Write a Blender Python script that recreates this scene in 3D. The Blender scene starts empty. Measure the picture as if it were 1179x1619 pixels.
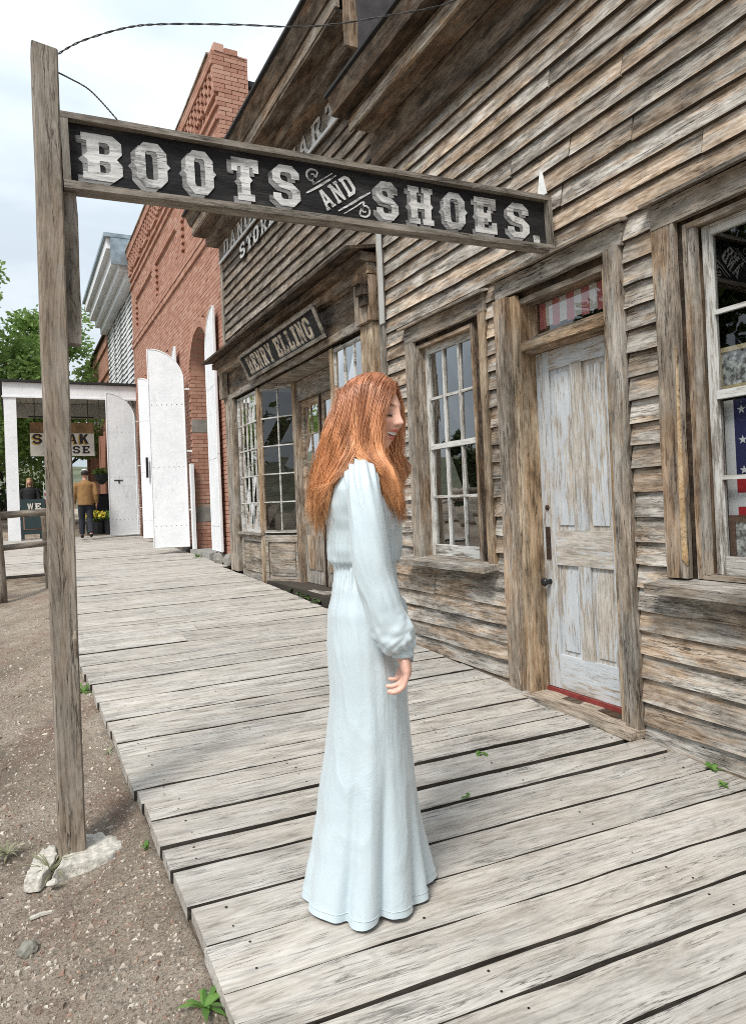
import bpy, bmesh, math, random
from mathutils import Vector, Matrix, Euler, noise
R = random.Random(7)
PI = math.pi
scene = bpy.context.scene
col = scene.collection

# ------------------------------------------------------------------ camera
cam_d = bpy.data.cameras.new('camera')
cam = bpy.data.objects.new('camera', cam_d); col.objects.link(cam)
cam_d.sensor_fit = 'VERTICAL'; cam_d.sensor_height = 36.0
cam_d.lens = 1100.0 / 1619.0 * 36.0
cam_d.shift_y = -31.5 / 1619.0
cam_d.clip_start = 0.05; cam_d.clip_end = 2000
_r = Vector((.88962276, -.45476445, -.0419599)); _d = Vector((-.03181594, .02994001, -.99904522)); _f = Vector((.45558653, .89010836, .01216655))
_m = Matrix((_r, -_d, -_f)).transposed().to_4x4(); _m.translation = Vector((0, 0, 1.40))
cam.matrix_world = _m
scene.camera = cam

# ------------------------------------------------------------------ sky, sun, exposure
SUN_EL, SUN_AZ = math.radians(52), math.radians(232)      # azimuth: clockwise from +Y
world = bpy.data.worlds.new('World'); scene.world = world; world.use_nodes = True
wn = world.node_tree; wn.nodes.clear()
def wnode(t): return wn.nodes.new(t)
out = wnode('ShaderNodeOutputWorld'); bg = wnode('ShaderNodeBackground'); sky = wnode('ShaderNodeTexSky')
sky.sky_type = 'NISHITA'; sky.sun_disc = False; sky.sun_elevation = SUN_EL; sky.sun_rotation = SUN_AZ
sky.air_density = 1.0; sky.dust_density = 2.0; sky.ozone_density = 1.0
tc = wnode('ShaderNodeTexCoord'); mp = wnode('ShaderNodeMapping'); mp.inputs['Scale'].default_value = (1.3, 1.3, 3.2)
nz = wnode('ShaderNodeTexNoise'); nz.inputs['Scale'].default_value = 1.7; nz.inputs['Detail'].default_value = 7; nz.inputs['Roughness'].default_value = .55
rp = wnode('ShaderNodeValToRGB'); rp.color_ramp.elements[0].position = .33; rp.color_ramp.elements[1].position = .60
rp.color_ramp.elements[0].color = (.88, .88, .88, 1); rp.color_ramp.elements[1].color = (1, 1, 1, 1)
nz2 = wnode('ShaderNodeTexNoise'); nz2.inputs['Scale'].default_value = 3.1; nz2.inputs['Detail'].default_value = 6
rp2 = wnode('ShaderNodeValToRGB')
rp2.color_ramp.elements[0].position = .36; rp2.color_ramp.elements[1].position = .66
rp2.color_ramp.elements[0].color = (2.55, 2.9, 3.2, 1); rp2.color_ramp.elements[1].color = (3.45, 3.75, 4.0, 1)
mx = wnode('ShaderNodeMix'); mx.data_type = 'RGBA'
L = wn.links.new
L(tc.outputs['Generated'], mp.inputs['Vector']); L(mp.outputs[0], nz.inputs['Vector']); L(mp.outputs[0], nz2.inputs['Vector'])
L(nz.outputs['Fac'], rp.inputs[0]); L(nz2.outputs['Fac'], rp2.inputs[0])
L(rp.outputs[0], mx.inputs[0]); L(sky.outputs[0], mx.inputs[6]); L(rp2.outputs[0], mx.inputs[7])
sep = wnode('ShaderNodeSeparateXYZ'); L(tc.outputs['Generated'], sep.inputs[0])          # overcast luminance rises towards the zenith
mr = wnode('ShaderNodeMapRange'); mr.inputs['From Min'].default_value = 0; mr.inputs['From Max'].default_value = 1; mr.inputs['To Min'].default_value = 1.0; mr.inputs['To Max'].default_value = 2.1
L(sep.outputs['Z'], mr.inputs['Value']); mul = wnode('ShaderNodeVectorMath'); mul.operation = 'SCALE'; L(mx.outputs[2], mul.inputs[0]); L(mr.outputs[0], mul.inputs['Scale'])
L(mul.outputs[0], bg.inputs['Color']); bg.inputs['Strength'].default_value = 0.085
L(bg.outputs[0], out.inputs['Surface'])
sun_d = bpy.data.lights.new('sun', 'SUN'); sun_d.energy = 1.5; sun_d.angle = math.radians(16); sun_d.color = (1, .96, .9)
sun = bpy.data.objects.new('sun', sun_d); col.objects.link(sun)
_sv = Vector((math.sin(SUN_AZ) * math.cos(SUN_EL), math.cos(SUN_AZ) * math.cos(SUN_EL), math.sin(SUN_EL)))
sun.rotation_euler = _sv.to_track_quat('Z', 'Y').to_euler(); sun.location = (-6, -6, 12)
vs = scene.view_settings; vs.view_transform = 'Standard'; vs.look = 'None'; vs.gamma = 1.0; vs.use_curve_mapping = False; vs.exposure = 1.3
scene.cycles.filter_width = 1.0; scene.cycles.use_denoising = False

# ------------------------------------------------------------------ materials
MATS = {}
class NT:
    def __init__(s, name):
        s.m = bpy.data.materials.new(name); s.m.use_nodes = True; s.t = s.m.node_tree; s.t.nodes.clear()
        s.o = s.n('ShaderNodeOutputMaterial'); s.b = s.n('ShaderNodeBsdfPrincipled'); s.l(s.b.outputs[0], s.o.inputs[0])
        MATS[name] = s.m
    def n(s, t): return s.t.nodes.new(t)
    def l(s, a, b): s.t.links.new(a, b)
    def coords(s, scale=(1, 1, 1), rnd=True, kind='Object'):
        c = s.n('ShaderNodeTexCoord').outputs[kind]
        if rnd:
            oi = s.n('ShaderNodeObjectInfo'); v = s.n('ShaderNodeVectorMath'); v.operation = 'SCALE'
            v.inputs[0].default_value = (37.3, 17.1, 53.7); s.l(oi.outputs['Random'], v.inputs['Scale'])
            a = s.n('ShaderNodeVectorMath'); a.operation = 'ADD'; s.l(c, a.inputs[0]); s.l(v.outputs[0], a.inputs[1]); c = a.outputs[0]
        return s.scale(c, scale)
    def scale(s, c, sc):
        a = s.n('ShaderNodeVectorMath'); a.operation = 'MULTIPLY'; s.l(c, a.inputs[0]); a.inputs[1].default_value = sc
        return a.outputs[0]
    def noise(s, c, scale=1, detail=4, rough=.55, dist=0):
        q = s.n('ShaderNodeTexNoise'); q.inputs['Scale'].default_value = scale; q.inputs['Detail'].default_value = detail
        q.inputs['Roughness'].default_value = rough; q.inputs['Distortion'].default_value = dist; s.l(c, q.inputs['Vector']); return q.outputs['Fac']
    def ramp(s, f, stops):
        r = s.n('ShaderNodeValToRGB'); e = r.color_ramp.elements
        while len(e) < len(stops): e.new(.5)
        for i, (p, c) in enumerate(stops):
            e[i].position = p; e[i].color = (c, c, c, 1) if isinstance(c, (int, float)) else (*c, 1)
        s.l(f, r.inputs[0]); return r.outputs[0]
    def mix(s, f, a, b, mode='MIX'):
        q = s.n('ShaderNodeMix'); q.data_type = 'RGBA'; q.blend_type = mode
        for i, v in ((0, f), (6, a), (7, b)):
            if isinstance(v, (int, float)): q.inputs[i].default_value = v if i == 0 else (v, v, v, 1)
            elif isinstance(v, tuple): q.inputs[i].default_value = (*v, 1)
            else: s.l(v, q.inputs[i])
        return q.outputs[2]
    def math(s, op, a, b=0.0):
        q = s.n('ShaderNodeMath'); q.operation = op
        for i, v in ((0, a), (1, b)):
            if isinstance(v, (int, float)): q.inputs[i].default_value = v
            else: s.l(v, q.inputs[i])
        return q.outputs[0]
    def rand(s, island=False):
        return s.n('ShaderNodeNewGeometry').outputs['Random Per Island'] if island else s.n('ShaderNodeObjectInfo').outputs['Random']
    def bump(s, h, strength=.4, dist=.004):
        q = s.n('ShaderNodeBump'); q.inputs['Strength'].default_value = strength; q.inputs['Distance'].default_value = dist
        s.l(h, q.inputs['Height']); s.l(q.outputs[0], s.b.inputs['Normal'])
    def col(s, c):
        if isinstance(c, tuple): s.b.inputs['Base Color'].default_value = (*c, 1)
        else: s.l(c, s.b.inputs['Base Color'])
    def set(s, **k):
        for a, v in k.items(): s.b.inputs[a.replace('_', ' ')].default_value = v

def wood(name, dark, mid, light, warm, warm_amt=.5, stain=.5, crack=.75, gs=1.0, var=.3, rough=.85, bump=.4, paint=None, paint_cov=.5, ring=.3, grain=.5, nail=0.0):
    """weathered board: local X runs along the grain"""
    m = NT(name); c = m.coords()
    wv = m.noise(m.scale(c, (1.1, 3, 3)), 1, 2, .5); wp = m.n('ShaderNodeVectorMath'); wp.operation = 'ADD'; m.l(c, wp.inputs[0]); m.l(m.mix(1.0, wv, (0, .03, .03), 'MULTIPLY'), wp.inputs[1]); c = wp.outputs[0]
    bl = m.noise(m.scale(c, (3.2 * gs, 10 * gs, 10 * gs)), 1, 9, .74, .2)                 # blotches
    pt = m.noise(m.scale(c, (.9, 4.5, 4.5)), 1, 7, .70, .4)                               # large weather patches
    g1 = m.noise(m.scale(c, (5.5 * gs, 62 * gs, 62 * gs)), 1, 6, .72, .1)                 # grain
    a1 = m.noise(m.scale(c, (1.5 * gs, 34 * gs, 34 * gs)), 1, 6, .62, .25)                # checks along the grain
    a2 = m.noise(m.scale(c, (.7 * gs, 13 * gs, 13 * gs)), 1, 7, .66, .35)                 # long splits
    st = m.noise(m.scale(c, (2.3, 9, 9)), 1, 8, .74, .3)
    lo = m.noise(m.scale(c, (.5, 5.0, 5.0)), 1, 1.5, .4, .2)
    base = m.ramp(bl, [(.34, dark), (.48, mid), (.63, light)])
    fl = m.ramp(pt, [(.47, 0), (.545, 1)])
    base = m.mix(m.math('MULTIPLY', m.mix(1.0, fl, m.ramp(g1, [(.38, 1), (.62, .35)]), 'MULTIPLY'), warm_amt), base, m.mix(1.0, base, warm, 'MULTIPLY'))
    base = m.mix(grain, base, m.ramp(g1, [(.36, .42), (.47, .92), (.58, 1.08), (.68, 1.3)]), 'MULTIPLY')
    sn = m.math('SINE', m.math('MULTIPLY', lo, 230.0))
    base = m.mix(m.math('MULTIPLY', m.ramp(sn, [(.55, 0), (.95, 1)]), ring), base, m.mix(1.0, base, (.55, .52, .50), 'MULTIPLY'))
    vo = m.n('ShaderNodeTexVoronoi'); vo.inputs['Scale'].default_value = 1
    wob = m.n('ShaderNodeVectorMath'); wob.operation = 'ADD'; m.l(m.scale(c, (1.5, 6.5, 6.5)), wob.inputs[0]); m.l(m.mix(1.0, bl, (.3, .3, .3), 'MULTIPLY'), wob.inputs[1]); m.l(wob.outputs[0], vo.inputs['Vector'])
    kn = m.ramp(vo.outputs['Distance'], [(.035, 1), (.06, .45), (.12, 0)])
    base = m.mix(m.math('MULTIPLY', kn, .8), base, tuple(x * .45 for x in dark))
    if paint:
        pf = m.math('ADD', m.math('MULTIPLY', g1, .45), m.math('MULTIPLY', pt, .55))
        base = m.mix(m.math('MULTIPLY', m.ramp(pf, [(.56 - .2 * paint_cov, 0), (.60 - .2 * paint_cov, 1)]), .95), base, m.mix(.5, paint, m.ramp(bl, [(.35, .75), (.65, 1.1)]), 'MULTIPLY'))
    l1 = m.ramp(m.math('ABSOLUTE', m.math('SUBTRACT', a1, .5)), [(.004, 1), (.017, 0)]); l2 = m.ramp(m.math('ABSOLUTE', m.math('SUBTRACT', a2, .47)), [(.004, 1), (.012, 0)])
    ck = m.math('MAXIMUM', m.math('MULTIPLY', l1, m.ramp(st, [(.46, 0), (.56, 1)])), m.math('MULTIPLY', l2, m.ramp(pt, [(.40, 1), (.52, .1)])))
    base = m.mix(m.math('MULTIPLY', ck, crack), base, tuple(x * .16 for x in dark))
    base = m.mix(m.math('MULTIPLY', m.ramp(st, [(.57, 0), (.66, 1)]), stain), base, m.mix(1.0, base, (.42, .38, .35), 'MULTIPLY'))
    v = m.math('ADD', m.math('MULTIPLY', m.rand(), var), 1 - var / 2)
    base = m.mix(1.0, base, m.mix(1.0, v, (1, 1, 1), 'MULTIPLY'), 'MULTIPLY')
    m.col(base); m.set(Roughness=rough); m.b.inputs['Specular IOR Level'].default_value = .25
    h = m.math('SUBTRACT', m.math('ADD', m.math('MULTIPLY', g1, .6), m.math('MULTIPLY', bl, .4)), m.math('MULTIPLY', ck, .45))
    m.bump(h, bump, .008)
    return m.m

wood('siding', (.125, .107, .09), (.33, .298, .258), (.55, .52, .475), (1.10, .81, .56), .9, .62, .97, var=.5, grain=1.0)
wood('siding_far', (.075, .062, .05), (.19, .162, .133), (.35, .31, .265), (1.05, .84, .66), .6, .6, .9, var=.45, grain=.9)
wood('plank', (.325, .30, .268), (.435, .408, .37), (.515, .488, .448), (.96, .88, .80), .5, .25, .8, var=.2, ring=.3, bump=.3, grain=.5)
wood('plank_edge_shade', (.03, .026, .021), (.062, .053, .044), (.10, .088, .075), (1, .9, .8), .4, .3, .5, var=.2)  # plank long sides: grime, darkened further to paint in the gap shade
wood('lap_shade', (.025, .019, .014), (.055, .043, .033), (.10, .082, .065), (1, .9, .8), .4, .3, .5, var=.2)  # clapboard lower edges: shadow line under each lap painted as dark colour
wood('post_wood', (.15, .125, .10), (.245, .21, .172), (.315, .28, .238), (1.0, .84, .70), .6, .4, .9, gs=.9, var=.12, ring=.45, grain=.6)
wood('trim', (.115, .09, .066), (.27, .225, .178), (.44, .39, .33), (1.1, .80, .54), .9, .75, .97, gs=.8, var=.3, grain=.95)
wood('trim_grey', (.12, .105, .088), (.28, .255, .222), (.45, .42, .378), (1.05, .83, .62), .75, .6, .95, gs=.8, var=.22, grain=.9)
wood('trim_warm', (.115, .08, .05), (.31, .235, .16), (.47, .385, .285), (1.08, .82, .56), .6, .75, .97, gs=.8, var=.22, grain=.95)
wood('dark_wood', (.012, .009, .007), (.055, .042, .031), (.13, .10, .075), (1.3, .85, .5), .6, .5, .6, var=.3)
wood('cornice_wood', (.045, .035, .027), (.135, .107, .082), (.27, .225, .18), (1.2, .82, .55), .7, .5, .75, var=.4)
wood('split_wood', (.28, .18, .08), (.46, .32, .18), (.56, .43, .28), (1.05, .85, .6), .4, .3, .6, var=.1)
wood('frame_wood', (.06, .052, .042), (.215, .193, .163), (.35, .32, .285), (1.0, .85, .7), .4, .35, .8, var=.15)
wood('door_paint', (.27, .23, .19), (.44, .395, .34), (.53, .49, .43), (.98, .88, .78), .5, .12, .4, var=.05, paint=(.50, .53, .555), paint_cov=.40, bump=.25, grain=.6)
wood('sash_paint', (.12, .10, .08), (.36, .335, .30), (.52, .50, .465), (1, .88, .76), .4, .25, .6, var=.12, paint=(.58, .58, .555), paint_cov=.45, bump=.3)
wood('black_paint', (.012, .011, .010), (.024, .023, .024), (.060, .058, .056), (1, .9, .85), .3, .3, .6, var=.05, paint=(.016, .017, .020), paint_cov=.3, bump=.5)
wood('letter_paint', (.12, .115, .11), (.60, .60, .59), (.76, .76, .745), (1, .97, .94), .4, .12, .85, var=.06, bump=.3, ring=.05)
wood('letter_shade', (.06, .058, .056), (.25, .25, .248), (.36, .36, .355), (1, .97, .94), .3, .2, .85, var=.06, bump=.3, ring=.05)
wood('letter_cream', (.10, .08, .06), (.46, .39, .30), (.62, .55, .44), (1, .95, .9), .3, .15, .6, var=.05, bump=.3, ring=.05)

def plain(name, c, rough=.6, metal=0, nsc=0, namt=.25, bump=0, spec=.4, island=0, tint=None):
    m = NT(name); cc = c
    if nsc:
        k = m.coords(); f = m.noise(k, nsc, 5, .6)
        cc = m.mix(m.ramp(f, [(.35, 0), (.68, 1)]), tuple(x * (1 - namt) for x in c), tuple(min(1, x * (1 + namt * .6)) for x in (tint or c)))
        if bump: m.bump(f, bump, .01)
    if island:
        v = m.math('ADD', m.math('MULTIPLY', m.rand(True), island), 1 - island / 2)
        cc = m.mix(1.0, cc, m.mix(1.0, v, (1, 1, 1), 'MULTIPLY'), 'MULTIPLY')
    m.col(cc); m.set(Roughness=rough, Metallic=metal); m.b.inputs['Specular IOR Level'].default_value = spec
    return m.m
plain('iron', (.03, .027, .024), .55, .6, 30, .4)
plain('knob_black', (.015, .015, .016), .35)
plain('rust_plate', (.055, .035, .025), .7, .3, 40, .5)
plain('white_metal', (.75, .75, .73), .5, 0, 25, .15)
m = NT('white_paint'); k = m.coords(); f = m.noise(k, 2.5, 7, .7); g = m.noise(m.scale(k, (9, 2.2, 9)), 1, 7, .75); e = m.noise(k, 16, 6, .75)
c0 = m.ramp(f, [(.35, (.70, .72, .74)), (.6, (.80, .81, .82))]); c0 = m.mix(m.ramp(g, [(.57, 0), (.68, .45)]), c0, (.46, .46, .45)); c0 = m.mix(m.ramp(e, [(.655, 0), (.69, .8)]), c0, (.20, .16, .13))
m.col(c0); m.set(Roughness=.55); m.bump(m.math('ADD', f, m.math('MULTIPLY', g, .4)), .35, .03)
plain('porch_ceiling', (.42, .42, .40), .7, 0, 3, .12)
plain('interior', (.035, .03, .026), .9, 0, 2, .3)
plain('floor_dark', (.05, .04, .03), .8, 0, 2, .3)
plain('curtain', (.55, .52, .48), .9, 0, 4, .15)
plain('flag_red', (.42, .02, .03), .8); plain('flag_white', (.68, .68, .70), .8); plain('flag_blue', (.025, .025, .10), .8)
plain('bunting_red', (.55, .16, .17), .8); plain('bunting_white', (.72, .70, .68), .8)
plain('frame_gold', (.50, .40, .24), .5, .1, 20, .2); plain('frame_brown', (.09, .035, .018), .4, 0, 20, .2)
plain('concrete', (.52, .49, .43), .95, 0, 45, .3, 1.0)
plain('rock', (.21, .20, .17), .95, 0, 14, .35, .7)
plain('stone_grey', (.25, .235, .21), .95, 0, 6, .25, .5)
plain('wire_steel', (.09, .085, .08), .45, .7)
plain('metal_flash', (.055, .043, .042), .45, .3, 9, .4, .5)
plain('roof_black', (.02, .02, .02), .8, 0, 5, .3)
plain('flash_blue', (.30, .36, .40), .4, .5, 5, .3)
plain('bark', (.07, .055, .042), .95, 0, 12, .4, .8)
plain('mortar', (.40, .295, .235), .95, 0, 20, .2)
plain('threshold_red', (.22, .035, .03), .6, 0, 20, .3)
plain('sill_stone', (.30, .29, .27), .9, 0, 12, .2, .4)
plain('skin_far', (.50, .28, .20), .5); plain('jacket_tan', (.26, .145, .055), .85, 0, 12, .25); plain('jeans', (.022, .026, .035), .9, 0, 30, .3)
plain('black_cloth', (.01, .01, .011), .8); plain('hair_blonde', (.40, .28, .15), .6, 0, 60, .4); plain('cap_white', (.55, .55, .55), .8); plain('hair_dark', (.03, .02, .015), .7)
plain('board_green', (.018, .035, .038), .5); plain('copper_trim', (.28, .16, .11), .5); plain('sign_white', (.60, .57, .50), .7, 0, 4, .12)
plain('ink', (.012, .011, .012), .6); plain('gold_ink', (.45, .28, .05), .6); plain('mural_brown', (.22, .13, .06), .8, 0, 5, .4)
plain('planter', (.018, .02, .024), .6); plain('flower_yellow', (.62, .48, .05), .8, island=.4); plain('flower_white', (.7, .68, .62), .8, island=.2)
plain('nail', (.018, .015, .013), .6, .4)
plain('red_cloth', (.35, .06, .08), .8)
plain('teeth', (.80, .77, .72), .25); plain('lash', (.02, .01, .008), .7); plain('pearl', (.82, .80, .76), .25); plain('gold', (.55, .36, .14), .3, .9)
plain('window_dark', (.012, .013, .015), .12, spec=.6)
plain('shoe', (.30, .22, .17), .4)

m = NT('brick'); k = m.coords()
f = m.noise(k, 22, 4, .6); isl = m.rand(True); ob = m.rand()
rr = m.math('FRACT', m.math('ADD', isl, m.math('MULTIPLY', ob, 3.7)))
c0 = m.ramp(rr, [(0, (.34, .165, .118)), (.35, (.39, .20, .145)), (.7, (.43, .235, .173)), (1, (.47, .28, .215))])
c0 = m.mix(m.ramp(f, [(.45, 0), (.75, .55)]), c0, (.46, .30, .22)); m.col(c0); m.set(Roughness=.95); m.b.inputs['Specular IOR Level'].default_value = .2
m.bump(f, .5, .006)

m = NT('peeling_white'); k = m.coords(rnd=False)
f = m.noise(m.scale(k, (1, 5, 7)), 1, 5, .7); f2 = m.noise(m.scale(k, (.3, .8, .8)), 1, 3, .5)
ff = m.math('ADD', m.math('MULTIPLY', f, .7), m.math('MULTIPLY', f2, .45))
m.col(m.ramp(ff, [(.585, (.70, .71, .71)), (.63, (.13, .125, .12))])); m.set(Roughness=.8)

m = NT('dirt'); k = m.coords(rnd=False)
a = m.noise(k, 1.3, 8, .66, .3); b = m.noise(k, 1.7, 9, .7, .6); d = m.noise(k, 95, 4, .75); e = m.noise(k, 22, 7, .75); w0 = m.noise(k, 5, 8, .72, .5)
cc = m.ramp(a, [(.36, (.29, .235, .18)), (.5, (.47, .385, .30)), (.62, (.58, .495, .40))])
cc = m.mix(m.ramp(b, [(.53, 0), (.63, .6)]), cc, (.30, .165, .12))
cc = m.mix(m.ramp(w0, [(.54, 0), (.66, .65)]), cc, (.24, .205, .175))
cc = m.mix(m.ramp(e, [(.36, .7), (.46, 0)]), cc, (.22, .175, .14)); cc = m.mix(m.ramp(e, [(.58, 0), (.70, .6)]), cc, (.52, .46, .40))
cc = m.mix(m.ramp(d, [(.38, .8), (.49, 0)]), cc, (.17, .135, .105)); cc = m.mix(m.ramp(d, [(.57, 0), (.68, .6)]), cc, (.58, .52, .46))
m.col(cc); m.set(Roughness=.98); m.b.inputs['Specular IOR Level'].default_value = .15
m.bump(m.math('ADD', m.math('MULTIPLY', d, .5), e), 1.0, .05)

m = NT('gravel'); r0 = m.rand(True)
m.col(m.ramp(r0, [(0, (.13, .105, .085)), (.22, (.27, .165, .12)), (.4, (.33, .26, .21)), (.75, (.42, .37, .31)), (1, (.58, .53, .46))])); m.set(Roughness=.95)

def leafmat(name, c1, c2, c3):
    m = NT(name); r0 = m.rand(True)
    m.col(m.ramp(r0, [(0, c1), (.55, c2), (1, c3)])); m.set(Roughness=.6); m.b.inputs['Specular IOR Level'].default_value = .3
    t = m.n('ShaderNodeBsdfTranslucent'); t.inputs[0].default_value = (*[x * 1.6 for x in c3], 1)
    q = m.n('ShaderNodeMixShader'); q.inputs[0].default_value = .28; m.l(m.b.outputs[0], q.inputs[1]); m.l(t.outputs[0], q.inputs[2]); m.l(q.outputs[0], m.o.inputs[0])
leafmat('leaf_bright', (.06, .10, .02), (.12, .20, .045), (.22, .32, .09))
leafmat('leaf_dark', (.018, .032, .010), (.04, .065, .02), (.08, .12, .035))
leafmat('weed_leaf', (.05, .12, .02), (.09, .19, .04), (.15, .27, .06))
leafmat('dry_grass', (.16, .17, .10), (.25, .25, .16), (.34, .33, .22))

m = NT('glass'); m.t.nodes.remove(m.b)
fr = m.n('ShaderNodeLayerWeight'); fr.inputs['Blend'].default_value = .5
k = m.coords(); wv = m.noise(k, 5, 2, .5); bp = m.n('ShaderNodeBump'); bp.inputs['Strength'].default_value = .04; bp.inputs['Distance'].default_value = .012; m.l(wv, bp.inputs['Height'])
gl = m.n('ShaderNodeBsdfGlossy'); gl.inputs['Roughness'].default_value = .015; gl.inputs['Color'].default_value = (1, 1, 1, 1); m.l(bp.outputs[0], gl.inputs['Normal']); m.l(bp.outputs[0], fr.inputs['Normal'])
tr = m.n('ShaderNodeBsdfTransparent'); tr.inputs[0].default_value = (.86, .88, .87, 1)
q = m.n('ShaderNodeMixShader'); m.l(m.math('MINIMUM', m.math('ADD', m.math('MULTIPLY', m.math('POWER', fr.outputs['Facing'], 3.5), 4.0), .07), .85), q.inputs[0]); m.l(tr.outputs[0], q.inputs[1]); m.l(gl.outputs[0], q.inputs[2]); m.l(q.outputs[0], m.o.inputs[0])

m = NT('portrait'); k = m.coords(); f = m.noise(k, 26, 3, .6); f2 = m.noise(k, 60, 2, .5)
m.col(m.ramp(m.math('ADD', m.math('MULTIPLY', f, .7), m.math('MULTIPLY', f2, .3)), [(.42, (.10, .10, .10)), (.5, (.34, .35, .35)), (.6, (.62, .63, .62))])); m.set(Roughness=.4)

m = NT('dress_satin'); k = m.coords(rnd=False)
f = m.noise(m.scale(k, (7, 7, 3)), 1, 5, .6, .8); f2 = m.noise(k, 420, 2, .5); f3 = m.noise(m.scale(k, (16, 16, 5)), 1, 3, .55, 1.2)
rd = m.math('POWER', m.math('SUBTRACT', 1.0, m.math('ABSOLUTE', m.math('MULTIPLY', m.math('SUBTRACT', f, .5), 3.2))), 3.0)      # sharp pressed creases
cz = m.ramp(m.noise(k, 6, 4, .6), [(.3, (.50, .59, .63)), (.7, (.55, .63, .665))])
m.col(cz); m.set(Roughness=.36); m.b.inputs['Sheen Weight'].default_value = .35; m.b.inputs['Sheen Roughness'].default_value = .4; m.b.inputs['Specular IOR Level'].default_value = .4
m.b.inputs['Anisotropic'].default_value = .4
m.bump(m.math('ADD', m.math('ADD', m.math('MULTIPLY', rd, .35), m.math('MULTIPLY', f3, .35)), m.math('MULTIPLY', f2, .012)), .38, .010)

m = NT('hair_copper'); k = m.n('ShaderNodeTexCoord').outputs['Object']; sx = m.n('ShaderNodeSeparateXYZ'); m.l(k, sx.inputs[0])
zr = m.ramp(m.math('MULTIPLY', m.math('SUBTRACT', sx.outputs[2], 1.2), 2.0), [(.05, (.72, .38, .17)), (.45, (.62, .285, .12)), (1, (.40, .165, .08))])
rr = m.rand(True)
lk = m.noise(m.scale(k, (34, 34, 3)), 1, 2, .5)
tn = m.mix(1.0, m.ramp(rr, [(0, (.9, .89, .89)), (1, (1.1, 1.12, 1.15))]), m.ramp(lk, [(.34, (.72, .66, .64)), (.5, (1.05, 1.05, 1.08)), (.66, (1.35, 1.5, 1.7))]), 'MULTIPLY')
m.col(m.mix(1.0, zr, tn, 'MULTIPLY')); m.set(Roughness=.36); m.b.inputs['Specular IOR Level'].default_value = .5

plain('hair_root', (.13, .042, .018), .5, 0, 80, .3)
m = NT('skin'); at = m.n('ShaderNodeAttribute'); at.attribute_name = 'tint'
k = m.coords(rnd=False); f = m.noise(k, 90, 3, .6)
m.col(m.mix(m.math('MULTIPLY', f, .18), at.outputs['Color'], (.62, .26, .17)))
m.set(Roughness=.45); m.b.inputs['Subsurface Weight'].default_value = .12; m.b.inputs['Subsurface Radius'].default_value = (.02, .008, .004); m.b.inputs['Subsurface Scale'].default_value = .4
M = MATS

# ------------------------------------------------------------------ builders
WM = {}
def link(o, parent=None, world=None):
    col.objects.link(o); w = world or Matrix()
    if parent is not None:
        o.parent = parent; o.matrix_local = WM[parent.name].inverted() @ w
    else: o.matrix_world = w
    WM[o.name] = w.copy(); return o
def tag(o, label=None, cat=None, group=None, kind=None):
    if label: o['label'] = label
    if cat: o['category'] = cat
    if group: o['group'] = group
    if kind: o['kind'] = kind
    return o
def thing(name, loc, label=None, cat=None, group=None, kind=None, rz=0.0, sc=1.0):
    o = bpy.data.objects.new(name, None); o.empty_display_size = .1
    link(o, None, Matrix.Translation(Vector(loc)) @ Matrix.Rotation(rz, 4, 'Z') @ Matrix.Scale(sc, 4)); return tag(o, label, cat, group, kind)
def mesh(name, V, F, mat, parent=None, world=None, smooth=False, local=False):
    me = bpy.data.meshes.new(name); me.from_pydata([tuple(v) for v in V], [], F); me.update()
    if smooth: me.polygons.foreach_set('use_smooth', [True] * len(me.polygons))
    me.materials.append(M[mat] if isinstance(mat, str) else mat)
    o = bpy.data.objects.new(name, me)
    if local: w = WM[parent.name]
    else: w = world
    return link(o, parent, w)
def board_data(l, w, t, nseg=4, jit=.0, cham=.0, rnd=R, bow=0.0):
    V = []; F = []; h = [(-w/2, -t/2), (w/2, -t/2), (w/2, t/2), (-w/2, t/2)]
    if cham:
        c = cham; h = [(-w/2, -t/2), (w/2, -t/2), (w/2, t/2 - c), (w/2 - c, t/2), (-w/2 + c, t/2), (-w/2, t/2 - c)]
    n = len(h); ph = rnd.random() * 6
    for i in range(nseg + 1):
        x = -l/2 + l * i / nseg; e0 = rnd.gauss(0, jit); e1 = rnd.gauss(0, jit); tz = rnd.gauss(0, jit * .5) + bow * math.sin(ph + 3 * i / nseg)
        for (a, b) in h: V.append((x + rnd.gauss(0, jit) * .6, a + (e1 if a > 0 else e0), b + tz + rnd.gauss(0, jit * .25)))
    for i in range(nseg):
        for j in range(n):
            a = i * n + j; b = i * n + (j + 1) % n; F.append((a, a + n, b + n, b))
    F.append(tuple(range(n))); F.append(tuple(nseg * n + j for j in range(n - 1, -1, -1)))
    return V, F
def frame3(L, Wd):
    L = Vector(L).normalized(); Wd = Vector(Wd); Wd = (Wd - L * Wd.dot(L)).normalized(); T = L.cross(Wd)
    return Matrix((L, Wd, T)).transposed().to_4x4()
def board(name, parent, c, L, Wd, l, w, t, mat, nseg=4, jit=.0015, cham=0.0, bow=0.0, edge=None):
    mw = frame3(L, Wd); mw.translation = Vector(c); V, F = board_data(l, w, t, nseg, jit, cham, R, bow); o = mesh(name, V, F, mat, parent, mw)
    if edge:                        # edge faces with gap and lap shade painted in: (material, which sides)
        o.data.materials.append(M[edge[0]]); n = 6 if cham else 4
        for i in range(nseg):
            for j in edge[1]: o.data.polygons[i * n + j].material_index = 1
    return o
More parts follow.
